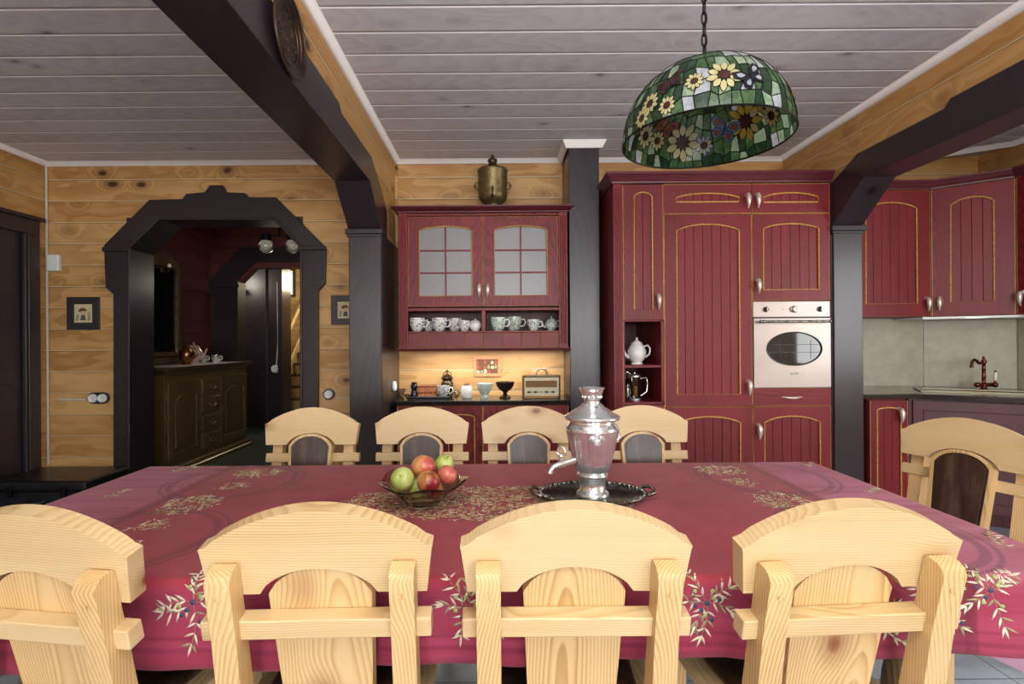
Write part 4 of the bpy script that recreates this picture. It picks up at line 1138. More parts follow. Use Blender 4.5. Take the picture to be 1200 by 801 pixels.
def mid4(*q):
    x = sum(cos(p[0]) for p in q); y = sum(sin(p[0]) for p in q)
    return atan2(y, x), sum(p[1] for p in q)/4
for j in range(len(rows)-1):
    i = 0
    while i < ncol:
        w_ = 1 if j < 4 else (2 if i % 2 == 0 else 1)
        if j >= 4 and i % 2: i += 1; continue
        i2 = (i+w_) % ncol
        sh.mat(rg.choices(('g_green', 'g_dkgreen', 'g_mint', 'g_white'), (5, 3, 1.6, 1.0 if j < 7 else .3))[0])
        a, b, c, d_ = grid[j][i], grid[j][i2], grid[j+1][i2], grid[j+1][i]
        pane(a, b, c, d_)
        for q in ((a, d_), (d_, c)) if j else ((a, d_), (d_, c), (a, b)): edges.add(q)
        i += w_
sh.mat('lead')
for (a0, t0), (a1, t1) in edges:
    if a1-a0 > pi: a1 -= 2*pi
    if a0-a1 > pi: a1 += 2*pi
    sh.tube([dome(a0+(a1-a0)*k/3, t0+(t1-t0)*k/3) for k in range(4)], .0017, 5, cap=False)
sh.tube([dome(2*pi*i/80, 0) for i in range(80)], .0032, 6, closed=True)
capz = dome(0, .91).z
sh.lathe([(0, LH+.004), (.03, LH+.002), (dome(0, .90).xy.length+.004, capz), (dome(0, .90).xy.length, capz-.003), (0, LH-.004)], 32)
shade = sh.build('shade', lamp, smooth=40)
LEN = .36
def dpt(az0, t0, x, y, off):
    t1 = t0+y/LEN; r = max(.05, LR*max(.05, cos(min(1, max(0, t1))*pi/2))**.86)
    return dome(az0+x/r, t1, off)
def shape(az, t, pts, mat, off, centre=None):
    fl.mat(mat); cx_ = sum(p[0] for p in pts)/len(pts); cy_ = sum(p[1] for p in pts)/len(pts)
    n_ = len(pts)
    for o in (off, -off):
        fl.add([dpt(az, t, *p, o) for p in pts]+[dpt(az, t, cx_, cy_, o)], [(i, (i+1) % n_, n_) for i in range(n_)])
def petal(az, t, a, r0, r1, w_, mat, lay=0):
    ca, sa = cos(a), sin(a)
    for g_, m_, o in ((.0022, 'lead', .0022+lay), (0, mat, .0030+lay)):
        pr_ = [(r0-g_, 0), (r0+(r1-r0)*.25, w_*.75+g_), (r0+(r1-r0)*.6, w_+g_), (r0+(r1-r0)*.88, w_*.5+g_), (r1+g_, 0), (r0+(r1-r0)*.88, -w_*.5-g_), (r0+(r1-r0)*.6, -w_-g_), (r0+(r1-r0)*.25, -w_*.75-g_)]
        shape(az, t, [(x*ca-y*sa, x*sa+y*ca) for x, y in pr_], m_, o)
def disc(az, t, x, y, rx, ry, mat, lay=0.0, g_=.002):
    for e, m_, o in ((g_, 'lead', .0034+lay), (0, mat, .0042+lay)):
        shape(az, t, [(x+(rx+e)*cos(2*pi*i/12), y+(ry+e)*sin(2*pi*i/12)) for i in range(12)], m_, o)
def flower(az, t, r, mat, cen='g_brown', n_=10):
    shape(az, t, [(r*.66*cos(2*pi*i/16), r*.66*sin(2*pi*i/16)) for i in range(16)], 'lead', .0019)
    for i in range(n_): petal(az, t, 2*pi*i/n_+.2, r*.30, r*(1.0 if i % 2 else .9), r*.185, mat if rg.random() < .75 else 'g_cream', .0003*(i % 2))
    disc(az, t, 0, 0, r*.34, r*.29, cen)
def butterfly(az, t, r, mat, mat2, ang=0.0):
    def rot(l): return [(x*cos(ang)-y*sin(ang), x*sin(ang)+y*cos(ang)) for x, y in l]
    for s in (-1, 1):
        for pts in ([(0, 0), (.35*s, .55), (.9*s, .75), (1.05*s, .35), (.7*s, .02)], [(0, -.02), (.65*s, -.05), (.8*s, -.4), (.5*s, -.7), (.15*s, -.45)]):
            q = rot([(x*r, y*r) for x, y in pts]); cx_ = sum(p[0] for p in q)/5; cy_ = sum(p[1] for p in q)/5
            shape(az, t, [(cx_+(x-cx_)*1.12, cy_+(y-cy_)*1.12) for x, y in q], 'lead', .0036)
            shape(az, t, q, mat, .0042)
            shape(az, t, [(cx_+(x-cx_)*.58, cy_+(y-cy_)*.58) for x, y in q], 'lead', .0046)
            shape(az, t, [(cx_+(x-cx_)*.50, cy_+(y-cy_)*.50) for x, y in q], mat2, .0050)
    q = rot([(.06*r*cos(a), .5*r*sin(a)) for a in [2*pi*i/8 for i in range(8)]]); shape(az, t, q, 'g_dark', .0056)
def zz(X, Y): return 720+X/5.338, 60+Y/5.338
for X, Y, far_, kind in ((685, 150, 0, ('f', .050, 'g_cream')), (500, 190, 0, ('f', .028, 'g_cream')), (225, 330, 0, ('f', .034, 'g_cream')), (330, 340, 0, ('f', .028, 'g_cream')), (175, 420, 0, ('f', .03, 'g_cream')), (560, 590, 1, ('f', .034, 'g_white')), (350, 200, 0, ('b', .040, 'g_brown', 'g_dark')), (850, 160, 0, ('b', .045, 'g_dark', 'g_white')),
                         (825, 437, 1, ('f', .066, 'g_yellow')), (425, 572, 1, ('f', .068, 'g_cream')), (190, 530, 1, ('f', .042, 'g_cream')), (690, 490, 1, ('b', .052, 'g_blue', 'g_orange')), (320, 465, 1, ('b', .045, 'g_orange', 'g_brown')), (265, 560, 1, ('f', .034, 'g_cream')), (985, 400, 1, ('f', .040, 'g_cream'))):
    h_ = dome_at(*zz(X, Y), far_)
    if h_ is None: print('miss', X, Y); continue
    fl = MB('lead')
    if kind[0] == 'f': flower(h_[0], h_[1], kind[1], kind[2])
    else: butterfly(h_[0], h_[1], kind[1], kind[2], kind[3], .5)
    fl.build('glass_flower' if kind[0] == 'f' else 'glass_butterfly', shade, smooth=50)
for az_, t_, r_ in ((.3, .45, .05), (-.6, .2, .05), (2.6, .5, .05)): fl = MB('lead'); flower(az_, t_, r_, 'g_yellow'); fl.build('glass_flower', shade, smooth=50)
ch = MB('iron')
for k in range(14):
    z_ = LH+.012+.024*k*1.55; a = (k % 2)*pi/2; u_ = Vector((cos(a), sin(a), 0))
    ch.tube([u_*(.0085*cos(q))+Vector((0, 0, z_+.024*sin(q))) for q in [2*pi*i/12 for i in range(12)]], .0028, 6, closed=True)
ch.tube([(.004, 0, LH), (.004, .004, CEIL-LZ-.02)], .0022, 6)
ch.build('chain', lamp, smooth=60)
MB('iron').lathe([(0, CEIL-LZ-.035), (.03, CEIL-LZ-.032), (.055, CEIL-LZ-.006), (.058, CEIL-LZ-.001), (0, CEIL-LZ-.001)], 24).build('ceiling_rose', lamp, smooth=60)
MB('brass_dark').tube([(0, 0, LH-.01), (0, 0, LH-.08)], .014, 12).build('lamp_socket', lamp)
MB('china').ball((0, 0, LH-.115), .03, 16).build('bulb', lamp)

# ================================================================== CHINA CABINET TOP, CUPS, COUNTER
s2 = thing('samovar', 'aged brass samovar standing on top of the china cabinet', 'samovar', (P(577.5, 240, 4.06).x, 4.06, 2.3605))
MB('brass').lathe([(0, 0), (.062, 0), (.064, .008), (.050, .022), (.052, .034), (.070, .048), (.095, .062), (.112, .088), (.116, .12), (.116, .28), (.119, .285), (.122, .30), (.118, .312), (.095, .320), (.06, .326), (.045, .330), (0, .331)], 40).build('body', s2, smooth=60)
MB('brass_dark').lathe([(0, .329), (.05, .33), (.056, .336), (.05, .342), (.036, .35), (.030, .362), (.034, .372), (.040, .384), (.034, .396), (.018, .404), (.012, .412), (.016, .420), (.008, .430), (0, .436)], 28).build('lid', s2, smooth=60)
for s in (-1, 1):
    MB('brass').tube([(.112*s, 0, .21), (.135*s, 0, .212), (.139*s, 0, .195), (.137*s, 0, .165), (.112*s, 0, .155)], .006, 8).ball((.140*s, 0, .185), .011, 10, (1, 1, 1.6)).build('handle', s2, smooth=60)
MB('brass_dark').tube([(0, -.11, .075), (0, -.16, .072), (0, -.165, .055)], [.009, .008, .01], 10).tube([(0, -.15, .075), (0, -.15, .14)], [.006, .009], 8).build('tap', s2, smooth=60)
ps = [
 (489, 'cup_black', 'white cup with black leaves, leftmost in the left cup niche', 1.1, 1),
 (502, 'cup_black', 'small patterned cup second from the left in the left cup niche', .85, 1),
 (515, 'cup_black', 'patterned cup third from the left in the left cup niche', 1.1, 1),
 (533, 'cup_black', 'white cup with black leaves beside the small jug in the left niche', 1.1, 1),
 (544, 'cup_black', 'little patterned jug next to the round white sugar pot', .85, -1)]
def cup(px_, m_, label, s_, hs, cat='cup', z=SHELF_Z, y=4.02, g='porcelain in the cup niches'):
    x = P(px_, 387, y).x; c_ = thing('teacup', label, cat, (x, y, z), group=g)
    mb = MB(m_); ribbon_cup(mb, .030*s_, .044*s_, .078*s_); mb.build('bowl', c_, smooth=60)
    MB('china').tube([(.040*s_*hs, 0, .062*s_), (.058*s_*hs, 0, .066*s_), (.066*s_*hs, 0, .048*s_), (.056*s_*hs, 0, .028*s_), (.036*s_*hs, 0, .026*s_)], .0042*s_, 8).build('handle', c_, smooth=60)
    return c_
for i, q in enumerate(ps): cup(q[0], q[1], q[2], q[3]*1.22, q[4], y=(4.03, 4.14)[i % 2])
sg = thing('sugar_pot', 'round white lidded sugar pot at the right of the left niche', 'pot', (P(557, 387, 4.04).x, 4.04, SHELF_Z), group='porcelain in the cup niches')
MB('china').lathe([(0, 0), (.026, 0), (.027, .005), (.038, .014), (.048, .035), (.048, .052), (.040, .068), (0, .07)], 28).build('body', sg, smooth=60)
MB('china').lathe([(0, .068), (.041, .069), (.036, .078), (.018, .086), (.006, .088), (.009, .096), (0, .10)], 24).build('lid', sg, smooth=60)
for q in [(584, 'cup_green', 'pale green patterned cup at the left of the right cup niche', 1.15, 1), (602, 'cup_green', 'larger green patterned cup second in the right cup niche', 1.25, 1), (625, 'cup_green', 'low white cup between the green cups and the green teapot', .95, 1)]: cup(q[0], q[1], q[2], q[3]*1.18, q[4], y=4.16 if q[0] == 602 else 4.03)
def teapot(px_, m_, label, s_, z, y, cat='teapot', g=None, spout=-1, tall=1.0):
    x = P(px_, 387, y).x; c_ = thing('teapot', label, cat, (x, y, z), group=g)
    k = tall
    MB(m_).lathe([(0, 0), (.034*s_, 0), (.036*s_, .005*k), (.028*s_, .010*k), (.045*s_, .022*k), (.055*s_, .045*k), (.053*s_, .062*k), (.040*s_, .080*k), (.034*s_, .086*k), (0, .087*k)], 32).build('body', c_, smooth=60)
    MB(m_).lathe([(0, .084*k), (.036*s_, .086*k), (.030*s_, .094*k), (.012*s_, .102*k), (.005*s_, .106*k), (.009*s_, .113*k), (0, .118*k)], 24).build('lid', c_, smooth=60)
    MB(m_).tube([(spout*.045*s_, 0, .030*k), (spout*.068*s_, 0, .040*k), (spout*.078*s_, 0, .062*k), (spout*.090*s_, 0, .080*k)], [.013*s_, .010*s_, .007*s_, .006*s_], 10).build('spout', c_, smooth=60)
    MB(m_).tube([(-spout*.040*s_, 0, .076*k), (-spout*.065*s_, 0, .082*k), (-spout*.080*s_, 0, .066*k), (-spout*.075*s_, 0, .044*k), (-spout*.050*s_, 0, .030*k)], .0055*s_, 8).build('handle', c_, smooth=60)
    return c_
teapot(646, 'cup_green', 'green patterned teapot with lid at the right end of the cup shelf', 1.0, SHELF_Z, 4.14, g='porcelain in the cup niches')
# counter under the china cabinet
CY = 4.12
def cx_at(px_, y=CY): return P(px_, 465, y).x
tr = thing('serving_tray', 'black rectangular tray on the worktop holding the small mug', 'tray', (cx_at(503), CY, CZ+.0005))
MB('plastic_black').bb(-.16, .16, -.085, .085, 0, .008).build('base', tr, bevel=.002)
rr = MB('plastic_black'); rc = [(-.165, -.09), (.165, -.09), (.165, .09), (-.165, .09)]
rr.tube([(x, y, .016) for x, y in rc], .010, 8, closed=True); rr.build('rim', tr, smooth=60)
for s in (-1, 1): MB('plastic_black').tube([(.165*s, -.05, .02), (.190*s, -.04, .03), (.190*s, .04, .03), (.165*s, .05, .02)], .006, 8).build('handle', tr, smooth=60)
tz_ = CZ+.009
v_ = thing('figurine', 'small black figurine bottle at the left of the black tray', 'figurine', (cx_at(485.5), CY, tz_))
MB('soap').lathe([(0, 0), (.028, 0), (.030, .01), (.026, .04), (.020, .06), (.026, .075), (.030, .09), (.024, .105), (0, .11)], 20).build('body', v_, smooth=60)
MB('bronze').lathe([(0, .105), (.022, .107), (.026, .118), (.012, .124), (0, .125)], 16).build('cap', v_, smooth=60)
bxx = thing('box', 'orange decorated box on the black tray', 'box', (cx_at(501), CY+.01, tz_))
b = MB('orange').bb(-.075, .075, -.04, .04, 0, .085); b.build('body', bxx, bevel=.004)
b = MB('copper_bright').bb(-.078, .078, -.043, .043, .086, .10); b.build('lid', bxx, bevel=.004)
b = MB('copper'); 
for i in range(6): b.lathe([(0, 0), (.010, 0), (.006, .004), (0, .005)], 10, T(-.06+.024*i, -.04, .04) @ RX(90))
b.build('rosette', bxx)
mg = cup(519, 'mug_black', 'white mug with black zigzag pattern on the black tray', 1.2, 1, 'mug', tz_+.001, CY-.02, None)
tpb = thing('teapot', 'dark filigree metal teapot standing behind the zigzag mug', 'teapot', (cx_at(522), CY+.154, CZ+.0005))
MB('bronze').lathe([(0, 0), (.04, 0), (.045, .02), (.055, .05), (.05, .11), (.035, .13), (.045, .14), (.05, .15), (.03, .17), (.012, .185), (.006, .20), (.01, .208), (.003, .22), (0, .235)], 24).build('body', tpb, smooth=60)
MB('bronze').tube([(-.045, 0, .14), (-.03, 0, .19), (0, 0, .215), (.03, 0, .19), (.045, 0, .14)], .004, 8).build('handle', tpb, smooth=60)
sp_ = thing('ornament', 'small brass sprig ornament between tray and white jar', 'ornament', (cx_at(536), CY-.11, CZ+.0005))
b = MB('brass').lathe([(0, 0), (.02, 0), (.012, .01), (0, .012)], 12)
for a, l in ((0, .06), (1, .07), (2, .055), (3, .06), (4.3, .065), (5.2, .05)): b.tube([(0, 0, .008), (cos(a)*.02, sin(a)*.02, l*.6), (cos(a)*.032, sin(a)*.032, l)], [.003, .004, .006], 6)
b.build('sprig', sp_, smooth=60)
jr = thing('jar', 'white porcelain jar with a dark lid on the worktop', 'jar', (cx_at(547), CY, CZ+.0005))
MB('china').lathe([(0, 0), (.036, 0), (.042, .01), (.046, .04), (.045, .075), (.038, .095), (.034, .10), (0, .101)], 28).build('body', jr, smooth=60)
MB('bronze').lathe([(0, .100), (.030, .101), (.026, .112), (.008, .118), (0, .12)], 20).build('lid', jr, smooth=60)
gb = thing('bowl', 'pale green footed bowl on the worktop', 'bowl', (cx_at(568), CY, CZ+.0005))
b = MB('greenbowl').lathe([(0, 0), (.035, 0), (.03, .012), (.028, .03), (.04, .045), (.058, .075), (.066, .11), (.068, .118), (.064, .118), (.054, .08), (.036, .052), (0, .045)], 36); b.build('body', gb, smooth=60)
bb_ = thing('bowl', 'dark bronze footed bowl on the worktop left of the radio', 'bowl', (cx_at(592), CY, CZ+.0005))
b = MB('bronze').lathe([(0, 0), (.048, 0), (.046, .008), (.024, .02), (.014, .035), (.022, .05), (.05, .07), (.070, .10), (.077, .128), (.073, .128), (.064, .10), (.044, .076), (0, .062)], 36); b.build('body', bb_, smooth=60)
rd = thing('radio', 'retro cream radio with brown speaker band and round handle on the worktop', 'radio', (cx_at(634.5), CY+.03, CZ+.0005))
MB('cream').bb(-.14, .14, -.055, .055, .012, .165).build('body', rd, bevel=.006)
MB('band').bb(-.128, .122, -.058, -.054, .085, .138).build('speaker_band', rd)
MB('bronze').bb(-.152, .152, -.065, .065, .166, .178).bb(-.152, -.140, -.062, .06, 0, .166).build('frame', rd, bevel=.003)
MB('bronze').bb(.141, .150, -.06, .06, .0, .166).build('side_panel', rd, bevel=.003)
b = MB('plastic_black')
for x in (-.10, -.05, .04, .09): b.plate([(x-.022, .047), (x, .038), (x+.022, .047), (x, .056)], [], .003, T(0, -.058, 0) @ XZ)
b.bb(-.12, .11, -.0565, -.0555, .045, .049); b.build('dial', rd)
MB('steel_dark').tube([(.005+.045*cos(a), 0, .180+.052*sin(a)) for a in [pi*i/12 for i in range(13)]], .007, 8).build('handle', rd, smooth=60)
pc = thing('picture', 'small orange framed picture of jars on the boards above the worktop', 'picture', (P(571, 429, YB-.01).x, YB-.012, P(571, 429, YB-.01).z))
MB('orange_frame').plate([(-.115, -.085), (.115, -.085), (.115, .085), (-.115, .085)], [[(-.09, -.06), (.09, -.06), (.09, .06), (-.09, .06)]], .012, T(0, 0, 0) @ XZ).build('frame', pc, bevel=.002)
b = MB('p_brown').bb(-.092, .092, .006, .009, -.062, .062)
rp_ = random.Random(3)
for i in range(6):
    for j in range(3):
        x0 = -.088+i*.030; z0 = -.056+j*.038; b.mat(rp_.choice(('p_red', 'p_cream', 'p_green', 'p_brown', 'p_red', 'p_brown')))
        w_ = rp_.uniform(.016, .026); h_ = rp_.uniform(.02, .034)
        b.plate([(x0, z0), (x0+w_, z0), (x0+w_, z0+h_*.7), (x0+w_*.7, z0+h_), (x0+w_*.3, z0+h_), (x0, z0+h_*.7)], [], .002, T(0, .0035, 0) @ XZ)
b.build('print', pc)
bk = thing('basket', 'small dark wire basket at the far left end of the worktop', 'basket', (cx_at(467, 4.2)+.005, 4.24, CZ+.0005))
b = MB('brass_dark')
for k in range(4): b.tube([((.024+.006*k)*cos(q), (.024+.006*k)*sin(q), .006+.018*k) for q in [2*pi*i/16 for i in range(16)]], .003, 5, closed=True)
for i in range(10): a = 2*pi*i/10; b.tube([(.024*cos(a), .024*sin(a), .003), (.045*cos(a), .045*sin(a), .068)], .002, 5)
b.build('wirework', bk, smooth=60)

# niches of the tall run
w1 = teapot(746, 'china', 'tall white porcelain teapot in the upper open niche', 1.25, NZ1+.0005, 3.80, spout=-1, tall=1.72)
cf = thing('coffee_press', 'glass coffee press with chrome handle in the lower niche', 'coffee press', (P(744, 465, 3.80).x, 3.80, NZ2+.0005))
MB('clear_glass').lathe([(0, .012), (.042, .012), (.042, .17), (.039, .17), (.039, .016), (0, .016)], 28).build('beaker', cf, smooth=60)
MB('steel').lathe([(0, 0), (.045, 0), (.045, .014), (0, .011)], 28).lathe([(0, .171), (.045, .171), (.045, .182), (.02, .192), (.004, .194), (.004, .205), (0, .205)], 28).build('frame', cf, smooth=50)
MB('steel').tube([(.042, 0, .16), (.085, 0, .165), (.095, 0, .13), (.088, 0, .06), (.044, 0, .03)], .006, 8).build('handle', cf, smooth=60)
MB('apple_red').tube([(-.002, -.02, .03), (0, -.02, .10)], .012, 8).build('plunger', cf)
fd = thing('kettle', 'shiny curved kettle beside the coffee press in the lower niche', 'kettle', (P(735.5, 465, 3.90).x+.012, 3.95, NZ2+.0005))
MB('steel_dark').lathe([(0, 0), (.042, 0), (.044, .02), (.036, .09), (.022, .14), (0, .15)], 24).build('body', fd, smooth=60)
MB('steel').tube([(-.025, 0, .12), (-.03, 0, .175), (0, 0, .20), (.03, 0, .175), (.028, 0, .12)], .005, 8).build('handle', fd, smooth=60)

# ================================================================== THINGS ON THE WALLS AND BEAM
pl = thing('wall_plate', 'embossed dark brass plate hanging high on the left beam', 'plate', (-.8195, 2.008, H+1.20))
R_ = RY(90)
MB('plate_dark').lathe([(0, 0), (.10, 0), (.115, .004), (.150, .016), (.160, .020), (.160, .024), (.148, .021), (.118, .010), (.105, .006), (.10, .004), (0, .004)], 56, R_).build('dish', pl, smooth=40)
rp2 = random.Random(9); b = MB('plate_relief')
for i in range(110):
    a = rp2.uniform(0, 2*pi); r_ = .095*sqrt(rp2.random()); b.ball((.005, r_*cos(a), r_*sin(a)), rp2.uniform(.003, .007), 6, (.5, 1, 1))
for rr_ in (.105, .128, .150): b.tube([(.008 if rr_ < .11 else .014 if rr_ < .13 else .0225, rr_*cos(q), rr_*sin(q)) for q in [2*pi*i/48 for i in range(48)]], .0018, 5, closed=True)
b.build('relief', pl, smooth=60)
def wall_pic(px_, py_, w_, label, y=YB-.016):
    p = P(px_, py_, y); c_ = thing('picture', label, 'picture', (p.x, y, p.z))
    MB('dark_x').plate([(-w_, -w_), (w_, -w_), (w_, w_), (-w_, w_)], [[(-w_*.56, -w_*.56), (w_*.56, -w_*.56), (w_*.56, w_*.56), (-w_*.56, w_*.56)]], .014, XZ).build('frame', c_, bevel=.003)
    b_ = MB('p_card').bb(-w_*.6, w_*.6, .008, .012, -w_*.6, w_*.6)
    q = w_*.5
    b_.mat('p_brown').plate(arc(-.05*w_, .12*w_, .26*w_, 10, 190, 10, .22*w_), [], .002, T(0, .0065, 0) @ XZ)
    b_.mat('p_skin').plate(arc(-.05*w_, .02*w_, .13*w_, 0, 360, 12)[:-1], [], .0025, T(0, .0055, 0) @ XZ)
    b_.mat('p_grey').plate([(-.2*w_, -.42*w_), (.14*w_, -.42*w_), (.08*w_, -.08*w_), (-.14*w_, -.08*w_)], [], .002, T(0, .006, 0) @ XZ)
    b_.mat('p_green').plate([(-.5*w_, -.45*w_), (-.3*w_, -.45*w_), (-.25*w_, -.1*w_), (-.42*w_, .0)], [], .002, T(0, .006, 0) @ XZ).plate([(.25*w_, -.4*w_), (.42*w_, -.42*w_), (.38*w_, .02*w_), (.3*w_, .1*w_)], [], .002, T(0, .006, 0) @ XZ)
    b_.build('print', c_)
wall_pic(97, 367, .138, 'small dark framed picture of a figure left of the arch')
wall_pic(405, 363, .125, 'small framed picture half hidden behind the left post')
p = P(62.5, 308, YB-.02)
rt = thing('alarm_sensor', 'small white plastic box high in the left corner', 'sensor', (p.x+.012, YB-.002, p.z))  # alarm sensor box fixed to the wall
MB('plastic_white').bb(-.052, .052, -.045, 0, -.07, .07).build('housing', rt, bevel=.012, seg=3)
MB('white').bb(-.02, .02, -.047, -.045, .02, .03).build('lens', rt)
def socket(name, px_, py_, label, n_=1, y=YB-.001, r=.036, black=True):
    p = P(px_, py_, y); c_ = thing(name, label, 'socket', (p.x, y, p.z))
    MB('dark_x' if black else 'plastic_white').plate(arc(-(n_-1)*.04, 0, r+.012, 90, 270, 14)+arc((n_-1)*.04, 0, r+.012, -90, 90, 14), [], .02, T(0, -.02, 0) @ XZ).build('back_plate', c_, bevel=.003)
    for i in range(n_):
        x = (i-(n_-1)/2)*.08
        MB('plastic_white').lathe([(0, 0), (r, 0), (r, .014), (r*.8, .02), (r*.65, .016), (0, .015)], 24, T(x, -.02, 0) @ RX(90)).build('socket_face', c_, smooth=50)
        b_ = MB('plastic_black')
        for s in (-1, 1): b_.lathe([(0, 0), (.003, 0), (.003, .002), (0, .002)], 8, T(x+s*.01, -.0350, 0) @ RX(90))
        b_.build('pin_hole', c_)
    return c_
socket('wall_socket', 117, 466, 'double white wall socket left of the arch', 2)
socket('wall_socket', 386, 461.5, 'round white wall socket with black surround between arch and left post')
def cable(name, pts, label, r=.006, cat='cable'):
    return tag(MB('cable').tube(pts, r, 8).build(name, smooth=60), label, cat)
p = P(69, 468, YB-.01); q = P(103, 467, YB-.01)
cable('cord', [(p.x, YB-.011, p.z), (q.x-.012, YB-.011, p.z)], 'pale cable running from the corner to the double socket', .009)
p = P(396, 466, YB-.01); q = P(416, 466, YB-.01)
cable('cord', [(p.x, YB-.010, p.z), (q.x, YB-.010, p.z)], 'pale cable running right from the round socket to the left post', .008)
c_ = thing('wall_socket', 'white round socket on the side of the left post above the worktop', 'socket', (-.8195, 4.05, P(463, 452, 4.05).z))
MB('plastic_white').lathe([(0, 0), (.04, 0), (.04, .016), (.032, .022), (.026, .018), (0, .017)], 24, RY(90)).build('socket_face', c_, smooth=50)

# black trunk in the corner
tk = thing('trunk', 'low black leather trunk in the left corner behind the table', 'trunk', (-3.42, 4.03, 0))
MB('blackleather').bb(-.36, .36, -.22, .22, .015, .22).build('body', tk, bevel=.012)
MB('blackleather').bb(-.37, .37, -.23, .23, .223, .30).build('lid', tk, bevel=.022, seg=3)
for x in (-.2, .2): MB('iron').bb(x-.02, x+.02, -.245, -.231, .18, .26).build('latch', tk, bevel=.003)
b = MB('iron')
for sx_ in (-1, 1): b.tube([(sx_*.365, -.225, .02), (sx_*.365, -.225, .215)], .008, 6).tube([(sx_*.372, -.232, .23), (sx_*.372, -.232, .29)], .008, 6)
b.tube([(-.37, -.233, .226), (.37, -.233, .226)], .006, 6); b.build('corner_strip', tk)
MB('blackleather').tube([(-.06, -.232, .16), (-.05, -.26, .15), (.05, -.26, .15), (.06, -.232, .16)], .009, 8).build('handle', tk, smooth=60)

# ================================================================== HALL FURNITURE
sbd = thing('sideboard', 'carved brown oak sideboard in the hall seen through the arch', 'sideboard', (-3.2, 4.96, 0), 90)
Ls, Ds = 1.62, .53
MB('oak').bb(.0, Ls, .02, Ds, .09, 1.0).build('carcass', sbd, bevel=.004)
MB('oak').sweep([(0, Ds), (0, .02), (Ls, .02), (Ls, Ds)], [(0, .0), (.05, 0), (.05, .035), (.035, .045), (.03, .07), (.012, .09), (0, .095)]).bb(.01, Ls-.01, .03, Ds-.01, 0.001, .09).build('plinth', sbd)
MB('oak_y').sweep([(0, Ds), (0, .02), (Ls, .02), (Ls, Ds)], [(0, 1.0), (.012, 1.0), (.02, 1.02), (.045, 1.045), (.055, 1.05), (.055, 1.08), (0, 1.08)]).bb(0, Ls, .02, Ds, 1.001, 1.08).build('top', sbd)
def sdoor(x0, x1, hx):
    d_ = MB('oak'); hole = arched(x0+.07, x1-.07, .23, .86, .09)
    d_.plate([(x0, .15), (x1, .15), (x1, .93), (x0, .93)], [hole], .02, XZ)
    do_ = d_.build('door', sbd, bevel=.003)
    p_ = MB('oak').bb(x0+.06, x1-.06, .010, .02, .22, .87); p_.plate(arched(x0+.11, x1-.11, .27, .80, .085), [], .014, T(0, -.001, 0) @ XZ); p_.build('panel', do_, bevel=.005)
    h_ = MB('brass').tube([(hx, -.002, .58), (hx, -.018, .575), (hx, -.02, .55), (hx, -.018, .525), (hx, -.002, .52)], .004, 6).plate([(hx-.014, .50), (hx+.014, .50), (hx+.014, .60), (hx-.014, .60)], [], .003, T(0, -.003, 0) @ XZ); h_.build('handle', do_)
sdoor(.03, .57, .54); sdoor(.98, 1.59, 1.01)
for k in range(4):
    z0 = .15+.197*k; d_ = MB('oak').bb(.585, .965, 0, .03, z0+.004, z0+.188).bb(.60, .95, -.008, 0, z0+.022, z0+.17); do_ = d_.build('drawer', sbd, bevel=.004)
    MB('brass').tube([(.73, -.01, z0+.10), (.735, -.03, z0+.085), (.775, -.034, z0+.07), (.815, -.03, z0+.085), (.82, -.01, z0+.10)], .005, 6).plate(arc(.775, z0+.10, .05, 0, 360, 16, .02)[:-1], [], .003, T(0, -.011, 0) @ XZ).build('handle', do_)
MB('oak').plate([(0, 1.08), (Ls, 1.08), (Ls, 1.11), (Ls*.8, 1.14), (Ls*.5, 1.16), (Ls*.2, 1.14), (0, 1.11)], [], .02, T(0, Ds-.02, 0) @ XZ).build('back_rail', sbd, bevel=.004)
run = MB('white').bb(-3.58, -3.152, 5.1, 6.35, 1.0805, 1.0825); tag(run.build('table_runner'), 'pale cloth runner lying on the hall sideboard', 'runner')
ct = teapot(219, 'copper_bright', 'large copper teapot on the hall sideboard', 1.45, 1.083, 5.55, tall=2.2); ct.location.x = P(219, 410, 5.55).x+.0
wh = teapot(229, 'pewter', 'pale metal pot standing just behind the copper teapot', 1.7, 1.083, 5.86, tall=2.1, spout=1); wh.location.x = P(227, 410, 5.86).x
for px_, lab in ((238, 'small silver cup left of its twin beside the copper teapot'), (253, 'small silver cup nearest the far end of the sideboard')):
    c_ = cup(px_, 'steel', lab, 1.15, 1, 'cup', 1.083, 6.1, 'silver cups on the sideboard')
cd = teapot(181, 'brass', 'low brass pot at the near end of the hall sideboard', 1.0, 1.083, 5.08, tall=1.2); cd.location.x = P(181, 425, 5.08).x-.08
mr = thing('mirror', 'large dark wall mirror above the hall sideboard', 'mirror', (-3.758, 4.62, 0))
MB('dark_mirror').bb(0, .012, .04, 1.36, 1.22, 2.20).build('glass', mr)
MB('oak').plate([(0, 1.17), (1.41, 1.17), (1.41, 2.22), (1.2, 2.34), (.7, 2.42), (.2, 2.34), (0, 2.22)], [[(.05, 1.22), (1.36, 1.22), (1.36, 2.18), (.05, 2.18)]], .035, YZ).build('frame', mr, bevel=.005)
sc = thing('wall_lamp', 'small brass wall light above the sideboard mirror edge', 'wall lamp', (-3.70, 5.7, P(193, 315, 5.6).z))
MB('brass').ball((.0, 0, 0), .028, 12, (.6, 1, 1)).tube([(0, 0, 0), (.05, 0, -.02), (.08, 0, .0), (.085, 0, .02)], .006, 8).build('bracket', sc, smooth=60)
MB('brass').lathe([(0, .018), (.03, .02), (.034, .03), (.012, .034), (0, .034)], 16, T(.085, 0, 0)).build('cup', sc, smooth=60)
MB('globe').ball((.085, 0, .05), .018, 10, (1, 1, 1.3)).build('bulb', sc)
sc.location.x = -3.722
